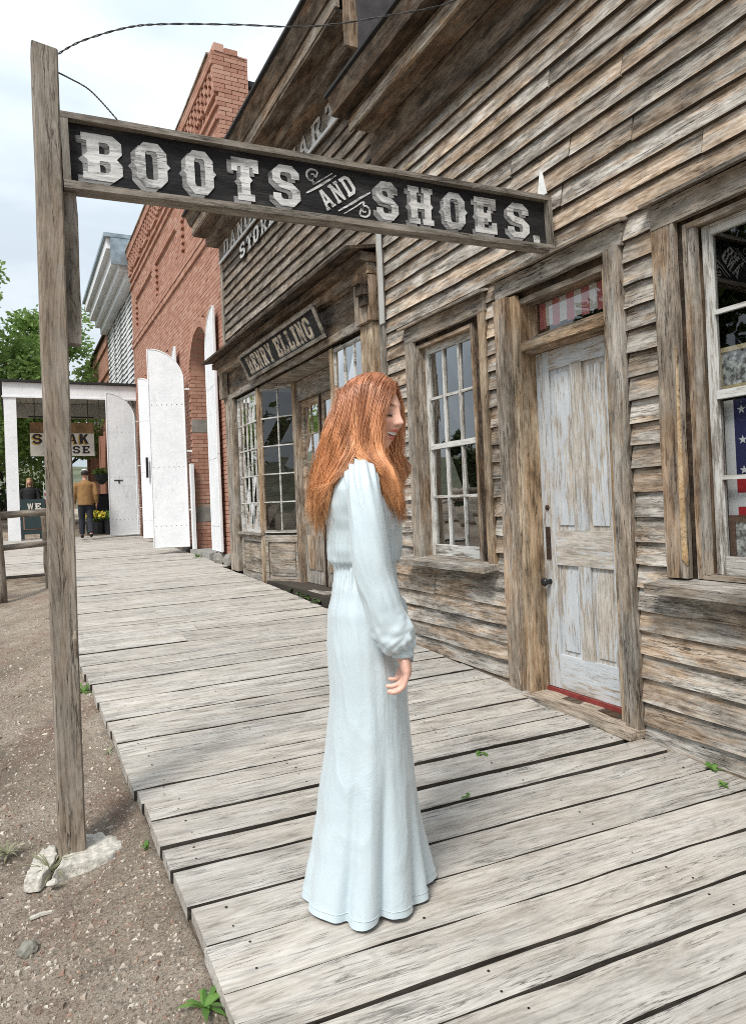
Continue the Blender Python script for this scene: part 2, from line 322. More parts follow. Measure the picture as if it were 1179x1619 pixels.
def beam(name, parent, xr, yr, zr, mat, nseg=None, jit=.0015, cham=0.0):
    d = [xr[1] - xr[0], yr[1] - yr[0], zr[1] - zr[0]]; c = [sum(xr) / 2, sum(yr) / 2, sum(zr) / 2]
    ax = [Vector((1, 0, 0)), Vector((0, 1, 0)), Vector((0, 0, 1))]; o = sorted(range(3), key=lambda i: -d[i])
    ns = nseg or max(1, min(8, int(d[o[0]] / .35)))
    return board(name, parent, c, ax[o[0]], ax[o[1]], d[o[0]], d[o[1]], d[o[2]], mat, ns, jit, cham)
def boxes_data(B):
    V = []; F = []
    for (x0, x1, y0, y1, z0, z1) in B:
        k = len(V); V += [(x0, y0, z0), (x1, y0, z0), (x1, y1, z0), (x0, y1, z0), (x0, y0, z1), (x1, y0, z1), (x1, y1, z1), (x0, y1, z1)]
        F += [(k, k+3, k+2, k+1), (k+4, k+5, k+6, k+7), (k, k+1, k+5, k+4), (k+1, k+2, k+6, k+5), (k+2, k+3, k+7, k+6), (k+3, k, k+4, k+7)]
    return V, F
def boxes(name, parent, B, mat):
    V, F = boxes_data(B); return mesh(name, V, F, mat, parent)
def tube_data(P, rad, seg=8, cap=True, V=None, F=None, flat=1.0, ref=None):
    V = [] if V is None else V; F = [] if F is None else F; k0 = len(V); P = [Vector(p) for p in P]; n = len(P)
    u = None
    for i, p in enumerate(P):
        d = (P[min(i + 1, n - 1)] - P[max(i - 1, 0)]).normalized()
        if u is None:
            u = (Vector(ref) if ref else Vector((0, 0, 1)) if abs(d.z) < .9 else Vector((1, 0, 0)))
        u = (u - d * u.dot(d)).normalized(); w = d.cross(u); r = rad[i] if isinstance(rad, (list, tuple)) else rad
        ra, rb = r if isinstance(r, tuple) else (r, r * flat)
        for j in range(seg):
            a = 2 * PI * j / seg; V.append(p + u * (ra * math.cos(a)) + w * (rb * math.sin(a)))
    for i in range(n - 1):
        for j in range(seg):
            a = k0 + i * seg + j; b = k0 + i * seg + (j + 1) % seg; F.append((a, b, b + seg, a + seg))
    if cap:
        F.append(tuple(k0 + j for j in range(seg - 1, -1, -1))); F.append(tuple(k0 + (n - 1) * seg + j for j in range(seg)))
    return V, F
def spline(P, n):
    P = [Vector(p) for p in P]; o = []; m_ = len(P) - 1
    for i in range(n):
        t = i / (n - 1) * m_; k = min(int(t), m_ - 1); f = t - k
        p0 = P[max(k - 1, 0)]; p1 = P[k]; p2 = P[k + 1]; p3 = P[min(k + 2, m_)]
        o.append(.5 * ((2 * p1) + (p2 - p0) * f + (2 * p0 - 5 * p1 + 4 * p2 - p3) * f * f + (3 * p1 - p0 - 3 * p2 + p3) * f ** 3))
    return o
def lerp_tab(tab, z):
    if z <= tab[0][0]: return tab[0][1:]
    for a, b in zip(tab, tab[1:]):
        if z <= b[0]:
            t = (z - a[0]) / (b[0] - a[0]); t = t * t * (3 - 2 * t) * .5 + t * .5
            return [x + (y - x) * t for x, y in zip(a[1:], b[1:])]
    return tab[-1][1:]
def stone_data(c, r, rnd, n=2, rough=.25, V=None, F=None):
    bm = bmesh.new(); bmesh.ops.create_icosphere(bm, subdivisions=n, radius=1)
    V = [] if V is None else V; F = [] if F is None else F; k = len(V); off = Vector((rnd.random() * 50, rnd.random() * 50, rnd.random() * 50))
    for v in bm.verts:
        s = 1 + rough * noise.noise(v.co * 1.6 + off) + rough * .5 * noise.noise(v.co * 4 + off); V.append((c[0] + v.co.x * r[0] * s, c[1] + v.co.y * r[1] * s, c[2] + v.co.z * r[2] * s))
    bm.verts.index_update()
    for f in bm.faces: F.append(tuple(k + v.index for v in f.verts))
    bm.free(); return V, F
def bz(y):           # boardwalk height along the street
    return .045 * y if y < 9 else .405 + (y - 9) * .030
# glyphs: outline polygons on a unit-high em, first outer then holes
G = {
'O': [[(.2,0),(.55,0),(.75,.2),(.75,.42),(.83,.5),(.75,.58),(.75,.8),(.55,1),(.2,1),(0,.8),(0,.58),(-.08,.5),(0,.42),(0,.2)], [(.27,.18),(.23,.24),(.23,.76),(.27,.82),(.48,.82),(.52,.76),(.52,.24),(.48,.18)]],
'B': [[(0,0),(.58,0),(.76,.16),(.76,.38),(.66,.5),(.76,.62),(.76,.86),(.6,1),(0,1),(0,.84),(.1,.84),(.1,.58),(.02,.5),(.1,.42),(.1,.16),(0,.16)], [(.33,.18),(.33,.43),(.48,.43),(.53,.38),(.53,.24),(.48,.18)], [(.33,.58),(.33,.83),(.48,.83),(.53,.77),(.53,.63),(.48,.58)]],
'T': [[(.05,1),(.75,1),(.75,.68),(.6,.68),(.6,.8),(.51,.8),(.51,.58),(.58,.5),(.51,.42),(.51,.16),(.62,.16),(.62,0),(.18,0),(.18,.16),(.29,.16),(.29,.42),(.22,.5),(.29,.58),(.29,.8),(.2,.8),(.2,.68),(.05,.68)]],
'S': [[(0,.3),(.22,.3),(.22,.22),(.27,.17),(.48,.17),(.53,.22),(.53,.34),(.48,.4),(.2,.44),(0,.6),(0,.82),(.2,1),(.56,1),(.75,.84),(.75,.68),(.53,.68),(.53,.77),(.48,.83),(.27,.83),(.22,.78),(.22,.68),(.27,.62),(.55,.57),(.76,.4),(.76,.18),(.56,0),(.2,0),(0,.16)]],
'H': [[(0,0),(.34,0),(.34,.15),(.27,.15),(.27,.42),(.49,.42),(.49,.15),(.42,.15),(.42,0),(.76,0),(.76,.15),(.69,.15),(.69,.42),(.76,.5),(.69,.58),(.69,.85),(.76,.85),(.76,1),(.42,1),(.42,.85),(.49,.85),(.49,.58),(.27,.58),(.27,.85),(.34,.85),(.34,1),(0,1),(0,.85),(.07,.85),(.07,.58),(0,.5),(.07,.42),(.07,.15),(0,.15)]],
'E': [[(0,0),(.72,0),(.72,.32),(.56,.32),(.56,.16),(.3,.16),(.3,.42),(.42,.42),(.42,.34),(.54,.34),(.54,.66),(.42,.66),(.42,.58),(.3,.58),(.3,.84),(.56,.84),(.56,.68),(.72,.68),(.72,1),(0,1),(0,.84),(.09,.84),(.09,.58),(.02,.5),(.09,.42),(.09,.16),(0,.16)]],
'N': [[(0,0),(.3,0),(.3,.12),(.23,.12),(.23,.62),(.54,0),(.7,0),(.7,.88),(.78,.88),(.78,1),(.48,1),(.48,.88),(.55,.88),(.55,.42),(.27,1),(0,1),(0,.88),(.08,.88),(.08,.12),(0,.12)]],
'A': [[(0,0),(.28,0),(.28,.12),(.22,.12),(.26,.28),(.5,.28),(.54,.12),(.48,.12),(.48,0),(.8,0),(.8,.12),(.73,.12),(.5,1),(.28,1),(.06,.12),(0,.12)], [(.3,.42),(.38,.76),(.46,.42)]],
'D': [[(0,0),(.52,0),(.75,.2),(.75,.8),(.52,1),(0,1),(0,.86),(.08,.86),(.08,.14),(0,.14)], [(.28,.16),(.28,.84),(.44,.84),(.53,.74),(.53,.26),(.44,.16)]],
'R': [[(0,0),(.34,0),(.34,.13),(.28,.13),(.28,.4),(.38,.4),(.52,0),(.8,0),(.8,.13),(.7,.13),(.58,.43),(.74,.58),(.74,.86),(.58,1),(0,1),(0,.87),(.08,.87),(.08,.13),(0,.13)], [(.28,.55),(.28,.85),(.46,.85),(.52,.78),(.52,.62),(.46,.55)]],
'Y': [[(.2,0),(.58,0),(.58,.13),(.49,.13),(.49,.42),(.72,.87),(.8,.87),(.8,1),(.5,1),(.5,.87),(.55,.87),(.41,.57),(.27,.87),(.33,.87),(.33,1),(0,1),(0,.87),(.06,.87),(.29,.42),(.29,.13),(.2,.13)]],
'L': [[(0,0),(.7,0),(.7,.34),(.56,.34),(.56,.15),(.3,.15),(.3,.87),(.38,.87),(.38,1),(0,1),(0,.87),(.09,.87),(.09,.13),(0,.13)]],
'I': [[(0,0),(.38,0),(.38,.13),(.3,.13),(.3,.87),(.38,.87),(.38,1),(0,1),(0,.87),(.09,.87),(.09,.13),(0,.13)]],
'G': [[(.2,0),(.6,0),(.75,.14),(.75,.5),(.44,.5),(.44,.38),(.53,.38),(.53,.2),(.47,.15),(.28,.15),(.22,.22),(.22,.78),(.28,.85),(.47,.85),(.53,.78),(.53,.68),(.75,.68),(.75,.84),(.58,1),(.2,1),(0,.8),(0,.2)]],
'C': [[(.2,0),(.6,0),(.75,.16),(.75,.34),(.53,.34),(.53,.22),(.47,.15),(.28,.15),(.22,.22),(.22,.78),(.28,.85),(.47,.85),(.53,.78),(.53,.66),(.75,.66),(.75,.84),(.58,1),(.2,1),(0,.8),(0,.2)]],
'K': [[(0,0),(.3,0),(.3,.38),(.36,.44),(.52,0),(.82,0),(.52,.6),(.8,1),(.52,1),(.3,.66),(.3,1),(0,1)]],
'U': [[(0,1),(.25,1),(.25,.25),(.32,.17),(.45,.17),(.52,.25),(.52,1),(.77,1),(.77,.18),(.58,0),(.19,0),(0,.18)]],
'W': [[(0,1),(.2,1),(.3,.35),(.44,1),(.58,1),(.72,.35),(.82,1),(1,1),(.8,0),(.64,0),(.5,.6),(.37,0),(.22,0)]],
'.': [[(0,0),(.26,0),(.26,.26),(0,.26)]],
}
def glyph_mesh(polys, ext, sx, sy, shear=0):
    cu = bpy.data.curves.new('g', 'CURVE'); cu.dimensions = '2D'; cu.fill_mode = 'BOTH'; cu.extrude = ext
    for p in polys:
        s = cu.splines.new('POLY'); s.points.add(len(p) - 1); s.use_cyclic_u = True
        for i, (x, y) in enumerate(p): s.points[i].co = (x * sx + shear * y, y * sy, 0, 1)
    ob = bpy.data.objects.new('g', cu); me = bpy.data.meshes.new_from_object(ob); bpy.data.objects.remove(ob); bpy.data.curves.remove(cu); return me
def letter(ch, parent, mw, w, h, mat, ext=.0012, name='letter', shear=0):
    pol = G[ch]; W0 = max(x for x, y in pol[0]); me = glyph_mesh(pol, ext, w / W0, h, shear); me.materials.append(M[mat]); me.name = name
    return link(bpy.data.objects.new(name, me), parent, mw)

# ================================================================== THE SETTING
def axis(lo, hi, dense_lo, dense_hi, step, grow=1.35):
    v = [dense_lo]
    while v[-1] < dense_hi: v.append(v[-1] + step)
    s = step
    while v[-1] < hi: s *= grow; v.append(v[-1] + s)
    s = step; u = [dense_lo]
    while u[-1] > lo: s *= grow; u.append(u[-1] - s)
    return u[::-1][:-1] + v
def dirt_z(x, y):
    z = bz(max(y, -5)) - .155 if y < 60 else bz(60) - .155
    if x < .5:
        z += .018 * noise.noise(Vector((x * 2.2, y * 2.2, 0))) + .008 * noise.noise(Vector((x * 9, y * 9, 3))) + .10 * max(0, min(1, (x + .15) / .6)) ** 1.5 * (1 if y < 11.6 else 0)
        z -= .10 * max(0, min(1, (-x - .6) / 2.5))
    else: z -= .10 if y < 22 else 0
    return z
gx = axis(-300, 300, -1.0, .75, .035); gy = axis(-60, 600, .9, 5.0, .04)
V = [(x, y, dirt_z(x, y)) for y in gy for x in gx]; nx = len(gx)
F = [(j * nx + i, j * nx + i + 1, (j + 1) * nx + i + 1, (j + 1) * nx + i) for j in range(len(gy) - 1) for i in range(nx - 1)]
tag(mesh('ground', V, F, 'dirt', smooth=True), kind='structure')

# gravel lying on the dirt
V = []; F = []; rg = random.Random(3)
for i in range(15000):
    t = rg.random(); y = 1.0 + 7.5 * t ** 1.6; x = rg.uniform(-.15 - .12 * y, .46 - .012 * y); s = rg.uniform(.0022, .0065) * (1 if rg.random() < .92 else 2.0); st = 1 if rg.random() < .7 else 2.2; ca, sa = math.cos(t * 977), math.sin(t * 977)
    k = len(V); a = rg.random() * 6; z = dirt_z(x, y)
    pts = [(math.cos(a + q * 2.09) * s * rg.uniform(.7, 1.3), math.sin(a + q * 2.09) * s * rg.uniform(.7, 1.3)) for q in range(3)]
    pts = [(ca * px * st - sa * py, sa * px * st + ca * py) for px, py in pts]
    for (px, py) in pts: V.append((x + px, y + py, z - .001))
    for (px, py) in pts: V.append((x + px * .6, y + py * .6, z + s * rg.uniform(.5, .9)))
    F += [(k+3, k+4, k+5), (k, k+1, k+4, k+3), (k+1, k+2, k+5, k+4), (k+2, k, k+3, k+5)]
tag(mesh('gravel', V, F, 'gravel'), 'small reddish and pale pebbles strewn over the dirt', 'gravel', kind='stuff')

# ------------------------------------------------------------------ boardwalk
bw = tag(thing('boardwalk', (1.6, 6, 0)), kind='structure')
def edge_x(y): return .456 - .016 * max(0, y - 2.0) if y < 7 else .376
nails = []; y = .55; rb = random.Random(11); planks = []
while y < 20.4:
    w = rb.choice([.145, .15, .165, .19, .215, .235]) * rb.uniform(.95, 1.05)
    gap = rb.choice([.008, .010, .013, .018] if y < 6 else [.006, .008, .011, .014]); 
    if abs(y - 2.62) < .1: gap = .036
    skew = -.075 * max(0, min(1, (5.2 - y) / 4)); x0 = edge_x(y) + rb.uniform(-.006, .006) - (.012 if rb.random() < .12 else 0); x1 = 2.83 if y < 10.8 else 2.93
    if y > 11.75: x0 = -2.4
    cy = y + w / 2; cx = (x0 + x1) / 2; sl = .045 if cy < 9 else .03
    L_ = Vector((1, skew, skew * sl)); Wd = Vector((0, 1, sl)); l = (x1 - x0)
    cyy = cy + skew * (cx - 1.0); zc = bz(cyy) - .021 + rb.gauss(0, .0016)
    if y < 6: ends = [(x0, x1)]
    else: ends = [(x0, x1)] if rb.random() < .6 else None
    if ends is None:
        xm = rb.uniform(.9, 2.2); ends = [(x0, xm - .003), (xm + .003, x1)]
    for (a, b) in ends:
        c_ = (a + b) / 2; yy = cy + skew * (c_ - 1.0)
        o = board('plank', bw, (c_, yy, bz(yy) - .024 + rb.gauss(0, .0025)), L_, Wd, b - a, w - gap, .048, 'plank', 14 if y < 5 else 6, .0022 if y < 5 else .0015, .003, .002, ('plank_edge_shade', (1, 5)))
        for v in o.data.vertices: v.co.x += skew * v.co.y
        if y < 7:
            for xn in (x0 + .12, 1.12, 1.98, x1 - .12):
                for q in (.25, .75):
                    if rb.random() < .97:
                        xx = xn + rb.gauss(0, .018); yn = y + w * q + skew * (xx - 1) + rb.gauss(0, .006); nails.append((xx, yn, bz(yn) + .0012, rb.uniform(.0036, .0058)))
    y += w
V = []; F = []
for (x, yy, z, r) in nails:
    k = len(V); V += [(x + r * math.cos(a * PI / 3), yy + r * math.sin(a * PI / 3), z + .045 * 0) for a in range(6)]; V.append((x, yy, z + .0008)); F += [(k + a, k + (a + 1) % 6, k + 6) for a in range(6)]
tag(mesh('nail_heads', V, F, 'nail', bw), kind='stuff')
for yy0, yy1 in ((.5, 6.0), (6.0, 11.8)):
    c = ((edge_x((yy0 + yy1) / 2) + .035), (yy0 + yy1) / 2, bz((yy0 + yy1) / 2) - .12)
    board('joist', bw, c, (edge_x(yy1) - edge_x(yy0), yy1 - yy0, bz(yy1) - bz(yy0)), (0, 0, 1), yy1 - yy0, .15, .05, 'dark_wood', 8, .002)
beam('joist', bw, (-2.4, .40), (11.79, 11.84), (.29, .445), 'trim_grey'); beam('joist', bw, (1.6, 1.65), (.5, 11.8), (-.14, -.06), 'dark_wood')

# ================================================================== siding helper
def siding(parent, X, y0, y1, z0, z1, exp, openings, mat, joint=.35, rnd=R, maxl=3.6, jit=.0022, thick=.019):
    """lapped boards on a wall facing -X; openings: (ya, yb, za, zb)"""
    n = 0; z = z0; V0 = Vector
    while z < z1 - .01:
        e = exp * rnd.uniform(.93, 1.07); e = min(e, z1 - z + .01); cuts = [(y0, y1)]
        for (ya, yb, za, zb) in openings:
            if zb > z + .02 and za < z + e - .02:
                nc = []
                for (a, b) in cuts:
                    if yb <= a or ya >= b: nc.append((a, b)); continue
                    if ya > a: nc.append((a, ya))
                    if yb < b: nc.append((yb, b))
                cuts = nc
        for (a, b) in cuts:
            segs = [(a, b)]
            while segs[-1][1] - segs[-1][0] > maxl or (segs[-1][1] - segs[-1][0] > 1.4 and rnd.random() < joint and len(segs) < 3):
                (p, q) = segs.pop(); mdl = rnd.uniform(p + .25 * (q - p), p + .75 * (q - p)); segs += [(p, mdl - .002), (mdl + .002, q)]
                if rnd.random() < .5: break
            for (p, q) in segs:
                if q - p < .02: continue
                tilt = .030; wdt = e + .026; dz = rnd.gauss(0, .0022); dr = rnd.gauss(0, .002)
                c = V0((X + .012 + rnd.gauss(0, .0012), (p + q) / 2, z + wdt / 2 - .001 + dz))
                board('clapboard', parent, c, (rnd.gauss(0, .0012), 1, dr / max(.3, q - p)), (tilt / wdt, 0, 1), q - p - .002, wdt, thick, mat, max(2, min(9, int((q - p) / .22))), jit, 0, 0, ('lap_shade', (3,))); n += 1
        for (ya, yb, za, zb) in openings:
            for (p0_, p1_) in ((z, min(za, z + e)), (max(zb, z), z + e)):
                if .012 < p1_ - p0_ < e - .019 and min(yb, y1) - max(ya, y0) > .05 and zb > z and za < z + e:
                    board('clapboard', parent, (X + .012, (ya + yb) / 2, (p0_ + p1_) / 2), (0, 1, 0), (.01, 0, 1), min(yb, y1) - max(ya, y0) - .003, p1_ - p0_ - .003, thick, mat, 5, jit * .5)
        z += e
    return n
def wall_slabs(y0, y1, z0, z1, openings, xa, xb):
    ys = sorted({y0, y1, *[v for o in openings for v in o[:2] if y0 < v < y1]}); zs = sorted({z0, z1, *[v for o in openings for v in o[2:] if z0 < v < z1]}); B = []
    for a, b in zip(zs, zs[1:]):
        run = None
        for p, q in zip(ys, ys[1:]):
            my, mz = (p + q) / 2, (a + b) / 2; solid = not any(o[0] < my < o[1] and o[2] < mz < o[3] for o in openings)
            if solid: run = (run[0], q) if run else (p, q)
            if not solid or q == ys[-1]:
                if run: B.append((xa, xb, run[0], run[1], a, b)); run = None
    return B
def pane(parent, X, ya, yb, za, zb, name='pane'):
    mw = Matrix.Translation((X, (ya + yb) / 2, (za + zb) / 2)); a, b = (yb - ya) / 2, (zb - za) / 2; t1, t2 = R.gauss(0, .0015), R.gauss(0, .0015)
    return mesh(name, [(t1, -a, -b), (-t1, -a, b), (t2, a, b), (-t2, a, -b)], [(0, 1, 2, 3)], 'glass', parent, mw)

# ================================================================== BUILDING 1 : weathered boot shop
W1 = 2.85
b1 = thing('clapboard_shop', (W1 + 1.5, 1.5, 0), 'weathered grey brown clapboard shop with deep cornice on the right', 'building')
opL = (3.97, 4.73, .93, 2.61); opD = (2.705, 3.51, .16, 2.63); opN = (1.02, 2.25, .965, 2.65)
ops = [opL, opD, opN]
boxes('wall', b1, wall_slabs(-3.0, 5.27, -.1, 4.72, ops, W1 + .03, W1 + .13), 'dark_wood')
siding(b1, W1, -3.0, 5.19, .06, 4.24, .12, [(3.79, 4.86, .905, 2.775), (2.60, 3.63, 0, 2.80), (.82, 2.40, .915, 2.80)], 'siding')
beam('skirt_board', b1, (2.842, 2.872), (-3, 2.62), (-.12, .10), 'trim_grey'); beam('skirt_board', b1, (2.842, 2.872), (3.6, 5.2), (.02, .13), 'trim_grey')
beam('corner_board', b1, (2.825, 2.86), (5.185, 5.27), (.0, 4.6), 'trim_grey'); 
beam('corner_flashing', b1, (2.812, 2.822), (5.16, 5.235), (2.9, 4.2), 'porch_ceiling')
beam('frieze_board', b1, (2.815, 2.86), (-3, 5.27), (4.24, 4.62), 'cornice_wood', 10, .003)
beam('frieze_strip', b1, (2.795, 2.815), (-3, 5.27), (4.225, 4.27), 'dark_wood', 10)
beam('soffit', b1, (2.47, 2.86), (-3, 5.30), (4.66, 4.69), 'dark_wood', 10)
beam('bed_moulding', b1, (2.60, 2.80), (-3, 5.20), (4.53, 4.655), 'cornice_wood', 10, .003)
beam('bed_edge', b1, (2.575, 2.60), (-3, 5.20), (4.50, 4.59), 'trim', 10, .003)
board('crown_fascia', b1, (2.50, 1.13, 4.755), (0, 1, 0), (-.35, 0, 1), 8.4, .17, .03, 'cornice_wood', 10, .003)
beam('roof_edge', b1, (2.43, 2.9), (-3.05, 5.36), (4.835, 4.86), 'roof_black', 10)
boxes('roof', b1, [(2.9, 9, -3, 5.3, 4.74, 4.84)], 'roof_black')
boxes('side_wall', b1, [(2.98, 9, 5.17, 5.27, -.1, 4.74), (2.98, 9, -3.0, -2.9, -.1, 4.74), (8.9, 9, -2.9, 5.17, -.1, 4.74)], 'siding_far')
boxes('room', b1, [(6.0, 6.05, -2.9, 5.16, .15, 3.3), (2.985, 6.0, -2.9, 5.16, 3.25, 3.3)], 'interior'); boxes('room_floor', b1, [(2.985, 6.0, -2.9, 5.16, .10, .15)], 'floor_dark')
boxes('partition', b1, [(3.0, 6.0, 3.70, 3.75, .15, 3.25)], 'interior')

def casing_set(parent, X, yL, yR, zT, zB, wl, wr, hh, mat, capmat='trim_grey', cap=.045):
    # yL = far (left in view) outer edge, yR = near outer edge
    beam('casing', parent, (X - .02, X + .012), (yL - wl, yL), (zB, zT - hh), mat, 8, .0025)
    beam('casing', parent, (X - .022, X + .012), (yR, yR + wr), (zB, zT - hh), 'trim_warm' if wr < .09 else mat, 8, .003)
    beam('head_casing', parent, (X - .021, X + .012), (yR - .005, yL + .005), (zT - hh + .001, zT), capmat, 6, .002)
    board('drip_cap', parent, (X - .03, (yL + yR) / 2, zT + .012), (0, 1, 0), (1, 0, .25), yL - yR + .05, .09, .016, capmat, 6, .002)
def jamb(parent, ya, yb, za, zb, xa, xb, mat, t=.022, sill=True):
    o = boxes('window_jamb', parent, [(xa, xb, yb - t, yb, za, zb), (xa, xb, ya, ya + t, za, zb), (xa, xb, ya + t, yb - t, zb - t, zb)] + ([(xa, xb, ya + t, yb - t, za, za + t)] if sill else []), mat)
    return o
# left window
win = beam('window', b1, (2.862, 2.985), (3.996, 4.704), (.93, .95), 'trim', 3)
for (a, b) in ((4.705, 4.73), (3.97, 3.995)): beam('jamb', win, (2.862, 2.985), (a, b), (.93, 2.61), 'trim', 5)
beam('jamb', win, (2.862, 2.985), (3.996, 4.704), (2.585, 2.61), 'trim', 3)
casing_set(win, 2.85, 4.86, 3.785, 2.765, .93, .13, .075, .125, 'trim_grey')
board('sill', win, (2.80, 4.325, .915), (0, 1, 0), (1, 0, .12), 1.13, .17, .038, 'trim_grey', 8, .003)
XS = 2.935
def sash_window(parent, X, ya, yb, za, zb, zm, cols, rows_u, rows_l, mat='sash_paint', st=.042, mt=.02):
    beam('stile', parent, (X - .016, X + .016), (yb - st, yb), (za, zb), mat, 6, .001); beam('stile', parent, (X - .016, X + .016), (ya, ya + st), (za, zb), mat, 6, .001)
    beam('rail', parent, (X - .015, X + .015), (ya + st, yb - st), (zb - .05, zb), mat, 4, .001); beam('rail', parent, (X - .015, X + .015), (ya + st, yb - st), (za, za + .085), mat, 4, .001)
    beam('meeting_rail', parent, (X - .022, X + .012), (ya + st, yb - st), (zm - .02, zm + .02), mat, 4, .001)
    for (p, q, rows) in ((zm + .02, zb - .05, rows_u), (za + .085, zm - .02, rows_l)):
        for r in range(1, rows): z = p + (q - p) * r / rows; beam('muntin', parent, (X - .012, X + .008), (ya + st, yb - st), (z - mt / 2, z + mt / 2), mat, 3, .001)
        for c in range(1, cols):
            y_ = ya + st + (yb - ya - 2 * st) * c / cols; beam('muntin', parent, (X - .013, X + .009), (y_ - mt / 2, y_ + mt / 2), (p, q), mat, 3, .001)
        for r in range(rows):
            for c in range(cols):
                a = ya + st + (yb - ya - 2 * st) * c / cols; b = ya + st + (yb - ya - 2 * st) * (c + 1) / cols; e = p + (q - p) * r / rows; g = p + (q - p) * (r + 1) / rows
                pane(parent, X + .003, a, b, e, g)
sash_window(win, XS, 3.996, 4.704, .951, 2.584, 1.80, 3, 2, 2)
# near window
win = beam('window', b1, (2.862, 2.985), (1.046, 2.224), (.965, .985), 'trim', 3)
for (a, b) in ((2.225, 2.25), (1.02, 1.045)): beam('jamb', win, (2.862, 2.985), (a, b), (.965, 2.65), 'trim', 5)
beam('jamb', win, (2.862, 2.985), (1.046, 2.224), (2.625, 2.65), 'trim', 3)
casing_set(win, 2.85, 2.40, .82, 2.79, .965, .125, .125, .12, 'trim', 'trim_grey')
mesh('split_strip', [(x_, y_, z_) for x_ in (-.004, .004) for (y_, z_) in ((-.017, -.5), (.012, -.47), (.010, -.1), (-.008, .55), (-.014, .1))], [(0, 1, 2, 3, 4), (9, 8, 7, 6, 5)] + [(i, i + 5, (i + 1) % 5 + 5, (i + 1) % 5) for i in range(5)], 'split_wood', win, Matrix.Translation((2.826, 2.292, 1.53)))
beam('inner_stop', win, (2.864, 2.90), (2.19, 2.224), (.986, 2.624), 'trim_grey', 8, .002)
board('sill', win, (2.795, 1.61, .925), (0, 1, 0), (1, 0, .12), 1.66, .18, .045, 'trim_grey', 8, .003)
sash_window(win, XS, 1.046, 2.188, .986, 2.624, 1.825, 4, 2, 2, st=.045)
# door
dr = beam('door_frame', b1, (2.862, 3.02), (3.455, 3.51), (.16, 2.63), 'trim_warm', 8, .002)
beam('jamb', dr, (2.862, 3.02), (2.705, 2.765), (.16, 2.63), 'trim_warm', 6); beam('head_jamb', dr, (2.862, 3.02), (2.766, 3.454), (2.596, 2.63), 'trim', 4)
beam('casing', dr, (2.79, 2.85), (3.51, 3.635), (.14, 2.655), 'trim', 10, .003); beam('casing', dr, (2.828, 2.862), (3.46, 3.509), (.14, 2.655), 'trim_warm', 10, .003)
beam('casing', dr, (2.815, 2.862), (2.605, 2.703), (.10, 2.67), 'trim_grey', 12, .005); beam('head_casing', dr, (2.822, 2.862), (2.59, 3.65), (2.672, 2.785), 'trim_grey', 6, .002)
board('drip_cap', dr, (2.815, 3.12, 2.797), (0, 1, 0), (1, 0, .25), 1.12, .10, .016, 'trim_grey', 6, .002)
beam('transom_bar', dr, (2.88, 3.0), (2.766, 3.454), (2.285, 2.365), 'trim', 5, .002); beam('transom_lip', dr, (2.855, 2.88), (2.766, 3.454), (2.30, 2.35), 'trim_warm', 5, .002)
beam('transom_frame', dr, (2.95, 2.975), (2.766, 3.454), (2.366, 2.40), 'trim', 4); beam('transom_frame', dr, (2.95, 2.975), (3.42, 3.454), (2.40, 2.594), 'trim', 3); beam('transom_frame', dr, (2.95, 2.975), (2.766, 2.80), (2.40, 2.594), 'trim', 3)
pane(dr, 2.965, 2.80, 3.42, 2.40, 2.594, 'transom_pane')
beam('threshold', dr, (2.74, 3.02), (2.60, 3.62), (.118, .158), 'trim_grey', 8, .004); beam('threshold_strip', dr, (2.945, 2.965), (2.766, 3.454), (.159, .185), 'threshold_red', 4)
door = beam('door', b1, (2.985, 3.005), (2.77, 3.452), (.187, 2.283), 'door_paint', 6, .0008)
for (ya, yb) in ((3.34, 3.452), (2.77, 2.875)): beam('stile', door, (2.968, 2.9849), (ya, yb), (.187, 2.283), 'door_paint', 6, .0006)
for (za, zb) in ((2.165, 2.283), (.955, 1.17), (.187, .40)): beam('rail', door, (2.9685, 2.9849), (2.8755, 3.3395), (za, zb), 'door_paint', 4, .0006)
for (za, zb) in ((1.1705, 2.1645), (.4005, .9545)):
    beam('muntin', door, (2.969, 2.9849), (3.06, 3.155), (za, zb), 'door_paint', 5, .0006)
    for (ya, yb) in ((2.905, 3.03), (3.185, 3.31)): beam('panel', door, (2.977, 2.9849), (ya, yb), (za + .03, zb - .03), 'door_paint', 5, .0006, .004)
beam('lock_plate', door, (2.962, 2.968), (3.385, 3.425), (.985, 1.19), 'rust_plate', 2)
def disc_tube(name, parent, P, rad, mat, seg=14):
    V, F = tube_data(P, rad, seg); return mesh(name, V, F, mat, parent, smooth=True)
disc_tube('knob', door, [(2.968, 3.405, .845), (2.945, 3.405, .845), (2.935, 3.405, .845), (2.92, 3.405, .845), (2.908, 3.405, .845), (2.904, 3.405, .845)], [.018, .012, .02, .028, .022, .006], 'knob_black')
disc_tube('keyhole_cover', door, [(2.968, 3.40, 1.31), (2.960, 3.40, 1.31), (2.957, 3.40, 1.31)], [.017, .016, .008], 'rust_plate')

